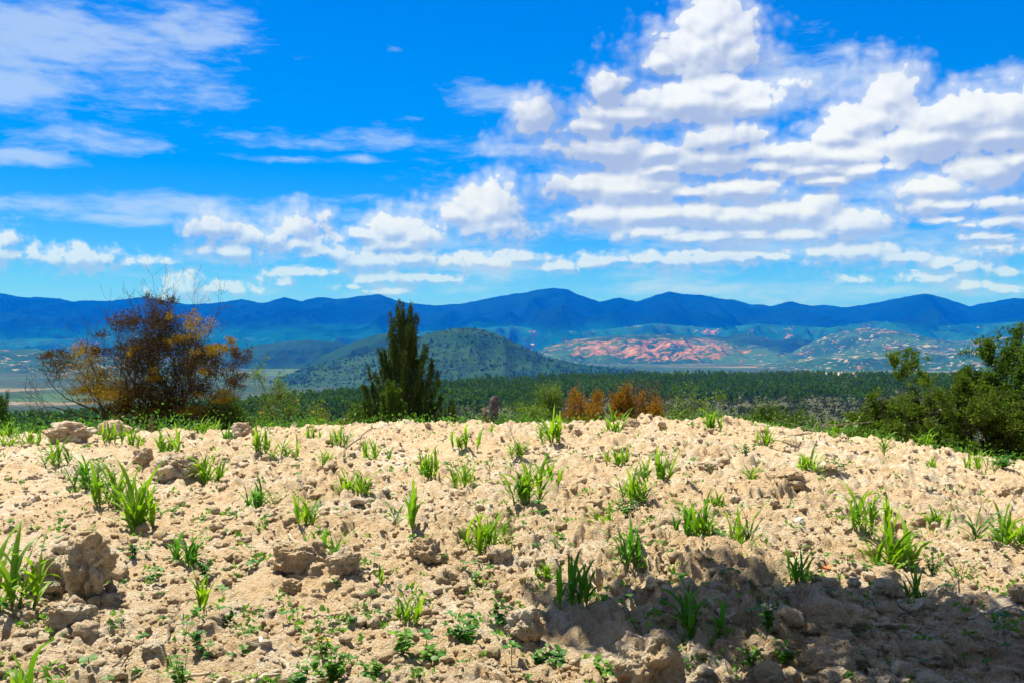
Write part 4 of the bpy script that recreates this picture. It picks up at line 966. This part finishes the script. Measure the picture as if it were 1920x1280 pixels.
    T = Tubes(); T.add(np.array([[-.09, -.02, 0], [-.10, -.02, H*.4], [-.12, 0, H*.66], [-.115, 0, H*.68]]), [.05, .045, .03, .005], 9); T.build('broken_side_stem', M['stump2'], root)
    # broken stub and white splinter at the foot of the dead bush
    x = (283-960)/F*17.6; z = float(gz(x, 17.6)[0]); T = Tubes(); T.add(np.array([[0, 0, -.05], [.01, 0, .12], [0, 0, .25], [.01, 0, .33]]), [.06, .055, .04, .008], 12)
    o = T.build('broken_stub', M['stump2']); o.location = (x, 17.6, z); tag(o, 'brown broken wood stub under the dead bush on the crest', 'wood stub')
    x = (261-960)/F*17.; z = float(gz(x, 17.)[0]); T = Tubes(); T.add(np.array([[0, 0, -.05], [-.01, 0, .1], [-.02, 0, .22]]), [.022, .018, .004], 6)
    o = T.build('splinter', M['palestone']); o.location = (x, 17., z); tag(o, 'white splinter standing upright left of the brown wood stub', 'splinter')

def build_shade_tree():
    """broad tree over the near right corner of the field; only its shade falls in the photo"""
    rs = np.random.RandomState(5); root = empty('shade_tree', (6.2, 5.2, -.3)); tag(root, 'broad tree whose crown shades the lower right corner of the field', 'tree')
    T = Tubes(); tk = np.array([[0, 0, 0], [-.1, .1, 1.2], [-.35, .2, 2.6], [-.7, .3, 3.8]]); T.add(tk, [.22, .18, .15, .12], 10)
    VV = []
    lobes = [(2.5, 6.3, 6.6, 1.1, .7, .4), (1.7, 6.6, 6.4, .7, .5, .4), (3.7, 6.2, 6.4, 1.0, .8, .5), (3.1, 5.0, 6.2, 1.3, .8, .5), (.75, 6.15, 6.3, .45, .28, .3), (.55, 6.35, 6.6, .3, .16, .25), (.15, 6.2, 6.6, .18, .08, .2), (.9, 5.95, 6.4, .3, .1, .2), (4.8, 4.6, 6., 1., .9, .5), (2.0, 4.7, 6.2, .7, .4, .4), (1.4, 4.9, 6.2, .5, .25, .3), (2.7, 4.2, 6.2, 1.2, .4, .3), (4.2, 3.0, 6.2, 1.6, 1.1, .5), (2.2, 2.2, 6.3, 1.4, 1., .5), (6.5, 4.5, 6.5, 1.4, 1.6, .6), (6.8, 1.5, 6.5, 1.8, 1.6, .6)]  # rearmost lobes reach back over the camera, added to cut blue sky light
    for (cx, cy, cz, rx, ry, rz) in lobes:
        c = np.array([cx-6.2, cy-5.55, cz+.3])+SHOFF; p0 = tk[-1]
        for k in range(5):
            e = c+rs.normal(size=3)*np.array([rx, ry, rz])*.5; s = np.linspace(0, 1, 8)[:, None]; mid = (p0+e)/2+np.array([0, 0, .5])
            pts = p0*(1-s)**2+2*s*(1-s)*mid+e*s*s+rs.normal(size=(8, 3))*.04; T.add(pts, np.linspace(.05, .008, 8), 5)
        n = int(8500*rx*ry+900); cl = rs.normal(size=(max(8, n//45), 3))*.55; kk = rs.randint(0, len(cl), n)
        VV.append(leafquads(c+(cl[kk]+rs.normal(size=(n, 3))*.17)*np.array([rx, ry, rz]), .13, 1.6, None, rs))
    T.build('trunk', M['bark'], root); quads_obj('crown', np.concatenate(VV), M['tree'], root)

def build_added_rear_trees():
    # unseen trees added behind the camera to block blue sky light
    rs = np.random.RandomState(9)
    for i, (x, y, h, w, lab) in enumerate(((-4.5, -5.5, 7.5, 3.4, 'broad unseen tree added behind the camera to the left, blocking sky light'), (1.5, -7, 9., 4., 'tallest unseen tree added straight behind the camera, blocking sky light'), (8.5, -3.5, 8., 3.6, 'broad unseen tree added behind the camera to the right, blocking sky light'))):
        root = empty('added_rear_tree', (x, y, -.5)); tag(root, lab, 'tree'); T = Tubes(); T.add(np.array([[0, 0, 0], [.1, 0, h*.3], [0, .1, h*.6]]), [.25, .2, .1], 9)
        n = 14000; cl = unit(rs.normal(size=(150, 3)))*rs.uniform(.3, 1, (150, 1)); kk = rs.randint(0, 150, n)
        P = (cl[kk]+rs.normal(size=(n, 3))*.10)*np.array([w, w, h*.42])+np.array([0, 0, h*.58])
        for k in range(9):
            e = cl[k]*np.array([w, w, h*.42])*.8+np.array([0, 0, h*.58]); T.add(np.array([[0, 0, h*.3], (e+np.array([0, 0, h*.4]))/2, e]), [.08, .05, .01], 5)
        T.build('trunk', M['bark'], root); quads_obj('crown', leafquads(P, .34, 1.5, None, rs), M['tree'], root)
# ------------------------------------------------------------------ sun, sky, air, camera
SUN_EL = radians(66); SUN_AZ = radians(-48)       # bearing from +Y towards +X: high, left and a little ahead
SD = np.array([math.sin(SUN_AZ)*math.cos(SUN_EL), math.cos(SUN_AZ)*math.cos(SUN_EL), math.sin(SUN_EL)])
def shade_off():
    # lobes above are given by the ground spot they shade: slide them towards the sun
    return SD/SD[2]*6.2*np.array([1, 1, 0])
SHOFF = shade_off()
def build_world():
    w = bpy.data.worlds.new('World'); SC.world = w; w.use_nodes = True; nt = w.node_tree; nt.nodes.clear(); b = NB(nt)
    sky = b.n('ShaderNodeTexSky', sky_type='NISHITA', sun_disc=False); sky.sun_elevation = SUN_EL; sky.sun_rotation = SUN_AZ
    sky.altitude = 900; sky.air_density = 1.0; sky.dust_density = .3; sky.ozone_density = 3.
    hs = b.n('ShaderNodeHueSaturation'); hs.inputs['Saturation'].default_value = SKY_SAT; hs.inputs['Value'].default_value = 1; hs.inputs['Hue'].default_value = SKY_HUE
    nt.links.new(sky.outputs[0], hs.inputs['Color'])
    skyc = 0
    co = b.n('ShaderNodeTexCoord').outputs['Generated']; d = b.vm('NORMALIZE', co)
    s = b.n('ShaderNodeSeparateXYZ'); nt.links.new(d, s.inputs[0])
    az = b.math('ARCTAN2', s.outputs[0], s.outputs[1]); el = b.math('ARCSINE', s.outputs[2])
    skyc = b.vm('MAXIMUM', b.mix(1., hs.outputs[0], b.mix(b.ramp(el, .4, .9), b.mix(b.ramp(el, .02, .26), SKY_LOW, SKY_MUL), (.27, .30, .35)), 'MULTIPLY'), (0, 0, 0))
    c = b.n('ShaderNodeCombineXYZ'); nt.links.new(az, c.inputs[0]); nt.links.new(el, c.inputs[1]); P = c.outputs[0]
    def conv(px, py):
        u = (px-960)/F; v = (640-py)/F; return math.atan(u), math.atan(v/math.hypot(1, u))
    CU = [  # px, py, rx, ry
     (1330, 45, 48, 36), (1300, 95, 78, 36), (1390, 95, 42, 30), (1240, 115, 32, 20), (1350, 72, 58, 38), (1140, 165, 34, 26), (1010, 215, 38, 28),
     (1290, 190, 150, 30), (1345, 165, 42, 22), (1185, 216, 90, 24), (1110, 238, 60, 18), (1420, 196, 60, 16), (1130, 282, 95, 28), (1230, 287, 62, 18), (1352, 262, 72, 26), (1330, 300, 95, 26),
     (1662, 180, 58, 44), (1600, 235, 45, 32), (1575, 255, 60, 22), (1640, 220, 62, 36), (1785, 222, 110, 40), (1900, 208, 62, 40), (1730, 262, 130, 26), (1870, 255, 85, 28),
     (1470, 287, 100, 22), (1565, 292, 125, 24), (1450, 316, 135, 15), (1610, 316, 95, 14), (1540, 338, 42, 10),
     (1080, 350, 66, 26), (1180, 354, 112, 28), (1300, 358, 140, 20), (1405, 362, 58, 13), (1245, 318, 55, 13), (1120, 405, 60, 19), (1232, 402, 122, 20), (1370, 408, 112, 17), (1452, 398, 56, 20), (1522, 395, 34, 24), (1585, 425, 66, 19), (1445, 436, 180, 12), (1290, 440, 105, 10),
     (1215, 492, 120, 10), (1340, 488, 90, 9), (1060, 498, 60, 8), (1445, 480, 100, 9), (1585, 476, 75, 15), (1690, 484, 40, 8),
     (1760, 352, 70, 16), (1858, 322, 62, 25), (1905, 305, 40, 20), (1860, 378, 112, 15), (1742, 378, 26, 11), (1820, 417, 90, 10), (1860, 442, 60, 7), (1900, 468, 60, 9), (1770, 499, 60, 7), (1745, 520, 48, 9), (1815, 535, 26, 8), (1600, 521, 18, 6), (1895, 511, 20, 7), (1888, 541, 24, 5),
     (915, 395, 68, 40), (935, 425, 72, 24), (858, 400, 28, 18),
     (735, 432, 38, 26), (775, 445, 48, 22), (755, 455, 58, 14), (680, 436, 22, 9),
     (406, 430, 42, 22), (555, 425, 38, 30), (500, 443, 62, 20), (560, 455, 60, 14), (440, 475, 44, 13), (610, 472, 44, 16),
     (130, 485, 75, 14), (12, 455, 20, 22), (10, 475, 40, 14), (265, 490, 30, 8), (700, 490, 60, 14), (770, 483, 55, 15), (890, 488, 75, 14), (980, 482, 42, 10),
     (535, 526, 20, 7), (560, 509, 42, 9), (735, 523, 30, 11), (790, 522, 40, 9), (700, 522, 26, 9), (345, 543, 34, 15), (435, 541, 30, 8), (400, 543, 20, 5), (690, 540, 50, 5)]
    CI = [  # thin high cloud: px, py, rx, ry, weight
     (110, 95, 290, 95, 1.1), (330, 45, 120, 40, .8), (20, 150, 170, 50, 1.), (150, 255, 125, 36, 1.), (60, 292, 90, 14, .8), (600, 270, 130, 12, .5), (560, 297, 110, 7, .7), (680, 298, 60, 12, .9), (800, 268, 220, 22, .55),
     (320, 390, 330, 26, .75), (250, 412, 240, 16, .7), (700, 408, 300, 22, .8), (960, 190, 95, 34, .75), (1590, 95, 105, 20, .75), (1880, 138, 60, 12, .6), (1500, 150, 190, 55, .7), (760, 385, 160, 14, .6),
     (1350, 420, 420, 90, .6), (1000, 500, 520, 30, .55), (1700, 470, 330, 60, .5), (900, 455, 200, 20, .4), (742, 95, 16, 6, .5), (930, 290, 30, 7, .6), (1640, 350, 260, 40, .5), (1300, 540, 620, 14, .5), (780, 222, 30, 7, .5)]
    rsc = np.random.RandomState(2); C2 = []
    for q in CU:                 # long flat banks are rows of small puffs
        if q[2]/q[3] > 6.5:
            k = max(3, int(q[2]/max(q[3], 9)/2.6))
            for j in range(k):
                sz = rsc.uniform(.45, 1.4); C2.append((q[0]+q[2]*(-.9+1.8*(j+rsc.uniform(.0, 1.))/k), q[1]+rsc.uniform(-7, 7)-q[3]*(sz-.9)*.6, q[2]/k*1.45*sz, q[3]*rsc.uniform(.75, 1.1)*sz))
        else: C2.append(q)
    CU = C2
    def blobs(vec, L, grow=1.):
        acc = None
        for q in L:
            a, e = conv(q[0], q[1]); rx = q[2]*grow/F*math.cos(a)**1.; ry = q[3]*grow/F
            v = b.vm('MULTIPLY_ADD', vec, (1/rx, 1/ry, 0), (-a/rx, -e/ry, 0))
            if len(q) > 4:
                k = b.math('MULTIPLY_ADD', b.vm('LENGTH', v), -q[4], q[4]); acc = k if acc is None else b.math('MAXIMUM', acc, k)
            else:
                k = b.vm('DOT_PRODUCT', v, v); acc = k if acc is None else b.math('MINIMUM', acc, k)
        return acc if len(L[0]) > 4 else b.math('SUBTRACT', 1., b.math('SQRT', acc))
    wn = b.n('ShaderNodeTexNoise'); nt.links.new(P, wn.inputs['Vector']); wn.inputs['Scale'].default_value = 22; wn.inputs['Detail'].default_value = 3
    W = b.vm('MULTIPLY', b.vm('SUBTRACT', wn.outputs['Color'], (.5, .5, .5)), (.013, .009, 0))
    Pw = b.vm('ADD', P, W)
    # clouds elsewhere round the sky (outside the photo's field of view)
    gen = b.math('SUBTRACT', b.noise(d, 2.6, 5, .6), .53)
    outside = b.math('MAXIMUM', b.ramp(b.math('ABSOLUTE', az), .56, .75), b.ramp(el, .36, .5))
    gen = b.math('ADD', b.math('MULTIPLY', gen, 5.), b.math('MULTIPLY', b.math('SUBTRACT', outside, 1.), 9.))
    def n2d(v, sc, de, ro, di=0.):
        o = b.n('ShaderNodeTexNoise', noise_dimensions='2D'); nt.links.new(v, o.inputs['Vector']); o.inputs['Scale'].default_value = sc
        o.inputs['Detail'].default_value = de; o.inputs['Roughness'].default_value = ro; o.inputs['Distortion'].default_value = di; return o.outputs[0]
    def v2d(v, sc):
        o = b.n('ShaderNodeTexVoronoi', feature='SMOOTH_F1', voronoi_dimensions='2D'); nt.links.new(v, o.inputs['Vector']); o.inputs['Scale'].default_value = sc
        o.inputs['Smoothness'].default_value = .4; return o.outputs['Distance']
    def dens(vec):
        bb = blobs(vec, CU, 1.36); base = b.math('MAXIMUM', bb, gen)
        st = b.vm('MULTIPLY', vec, (1, 1.12, 1))
        n1 = n2d(st, 12, 10, .66); vv = v2d(st, 36)
        v2 = v2d(st, 95)
        bil = b.math('ADD', b.math('MULTIPLY', b.math('SUBTRACT', .42, vv), .55), b.math('MULTIPLY', b.math('SUBTRACT', .42, v2), .38))
        nn = b.math('ADD', b.math('MULTIPLY', b.math('SUBTRACT', n1, .50), 2.1), bil)
        nn = b.math('MULTIPLY_ADD', b.math('SUBTRACT', n2d(st, 62, 5, .6), .5), lowk, nn)
        return b.math('ADD', base, nn), bb
    lowk = b.ramp(el, .15, .05, .2, 4.2)
    D0, B0c = dens(Pw)
    D1, B2 = dens(b.vm('ADD', Pw, (-.0045, .0075, 0)))
    alpha = b.ramp(D0, .0, .24)
    wisp = b.ramp(D0, -.7, .2, 0, .55)
    alpha = b.math('MULTIPLY', b.math('MAXIMUM', alpha, wisp), b.ramp(el, .03, .16, .5, .98))
    rel = b.math('SUBTRACT', D0, D1)                     # >0 where the cloud thins towards the sun: lit
    lit = b.math('ADD', b.math('MULTIPLY', rel, .60), b.math('MULTIPLY', b.math('SUBTRACT', B0c, B2), 1.0))
    lit = b.math('ADD', lit, b.math('MULTIPLY_ADD', b.math('SUBTRACT', n2d(P, 7, 3, .5), .5), 1.7, .40))
    lit = b.math('SUBTRACT', lit, b.math('MULTIPLY', b.ramp(B0c, .2, .9), .08))
    lit = b.ramp(lit, -.15, 1.25)
    cc = b.mix(lit, CLOUD_LO, CLOUD_HI)
    # thin cloud
    sv = b.vm('MULTIPLY', P, (1, 3.8, 1))
    rot = b.vm('ADD', sv, b.vm('MULTIPLY', b.vm('SUBTRACT', wn.outputs['Color'], (.5, .5, .5)), (.03, .05, 0)))
    cn = n2d(rot, 9, 9, .60, 0); cn2 = n2d(rot, 42, 6, .6)
    cd = b.math('ADD', blobs(Pw, CI, 1.1), b.math('ADD', b.math('MULTIPLY', b.math('SUBTRACT', cn, .5), 2.6), b.math('MULTIPLY', b.math('SUBTRACT', cn2, .5), .7)))
    ca = b.math('MULTIPLY', b.ramp(cd, -.15, 1.0), .62)
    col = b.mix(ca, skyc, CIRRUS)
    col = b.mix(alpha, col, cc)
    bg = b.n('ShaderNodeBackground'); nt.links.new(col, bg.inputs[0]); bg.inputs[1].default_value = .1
    o = b.n('ShaderNodeOutputWorld'); nt.links.new(bg.outputs[0], o.inputs[0])
    w.cycles.sampling_method = 'MANUAL'; w.cycles.sample_map_resolution = 512
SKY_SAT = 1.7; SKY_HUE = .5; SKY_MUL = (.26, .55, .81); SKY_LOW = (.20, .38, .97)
CLOUD_LO = (2.0, 2.4, 3.4); CLOUD_HI = (4.6, 4.8, 5.3); CIRRUS = (3.0, 3.65, 4.7)
def build_light():
    L = bpy.data.lights.new('sun', 'SUN'); L.energy = 5.; L.angle = radians(.5); L.color = (1, .93, .81)
    o = bpy.data.objects.new('sun', L); COL.objects.link(o)
    from mathutils import Vector
    o.rotation_euler = Vector(SD).to_track_quat('Z', 'Y').to_euler(); o.location = (0, 0, 50)
def build_haze():
    V = []; x0, x1, y0, y1, z0, z1 = -24000, 24000, -21500, 22500, -260, 1500
    for z in (z0, z1):
        for (x, y) in ((x0, y0), (x1, y0), (x1, y1), (x0, y1)): V.append((x, y, z))
    Fc = [(3, 2, 1, 0), (4, 5, 6, 7), (0, 1, 5, 4), (1, 2, 6, 5), (2, 3, 7, 6), (3, 0, 4, 7)]
    m, nt = newmat('air'); b = NB(nt); p = b.n('ShaderNodeVolumePrincipled')
    p.inputs['Color'].default_value = (*HAZE_C, 1); p.inputs['Density'].default_value = HAZE_D; p.inputs['Anisotropy'].default_value = 0.; p.inputs['Absorption Color'].default_value = (1, 1, 1, 1)
    o_ = b.n('ShaderNodeOutputMaterial'); nt.links.new(p.outputs[0], o_.inputs['Volume'])
    o = mesh_obj('haze', V, Fc, m, smooth=False); tag(o, 'blue air between the field and the mountains', 'haze', kind='stuff')
HAZE_C = (.0, .13, 1.0); HAZE_D = 8.2e-5
def build_camera():
    c = bpy.data.cameras.new('camera'); c.lens = 35.; c.sensor_width = 36; c.clip_end = 60000; c.clip_start = .05
    o = bpy.data.objects.new('camera', c); COL.objects.link(o); o.location = (0, 0, CZ); o.rotation_euler = (radians(90), 0, 0); SC.camera = o
    SC.view_settings.view_transform = 'Standard'; SC.view_settings.look = 'None'; SC.view_settings.exposure = 1.02; SC.view_settings.gamma = 1
    SC.view_settings.use_curve_mapping = False
    SC.cycles.max_bounces = 5; SC.cycles.diffuse_bounces = 2; SC.cycles.transparent_max_bounces = 8; SC.cycles.volume_bounces = 0
    SC.cycles.use_denoising = True
import time
def run(*fs):
    for f in fs: t = time.time(); f(); print(f.__name__, round(time.time()-t, 1), flush=True)
run(build_world, build_light, build_camera, build_ground, build_field, build_hills, build_woods, build_maize, build_clods, build_litter, build_seedlings, build_weeds, build_shrubs, build_shade_tree, build_added_rear_trees, build_haze)
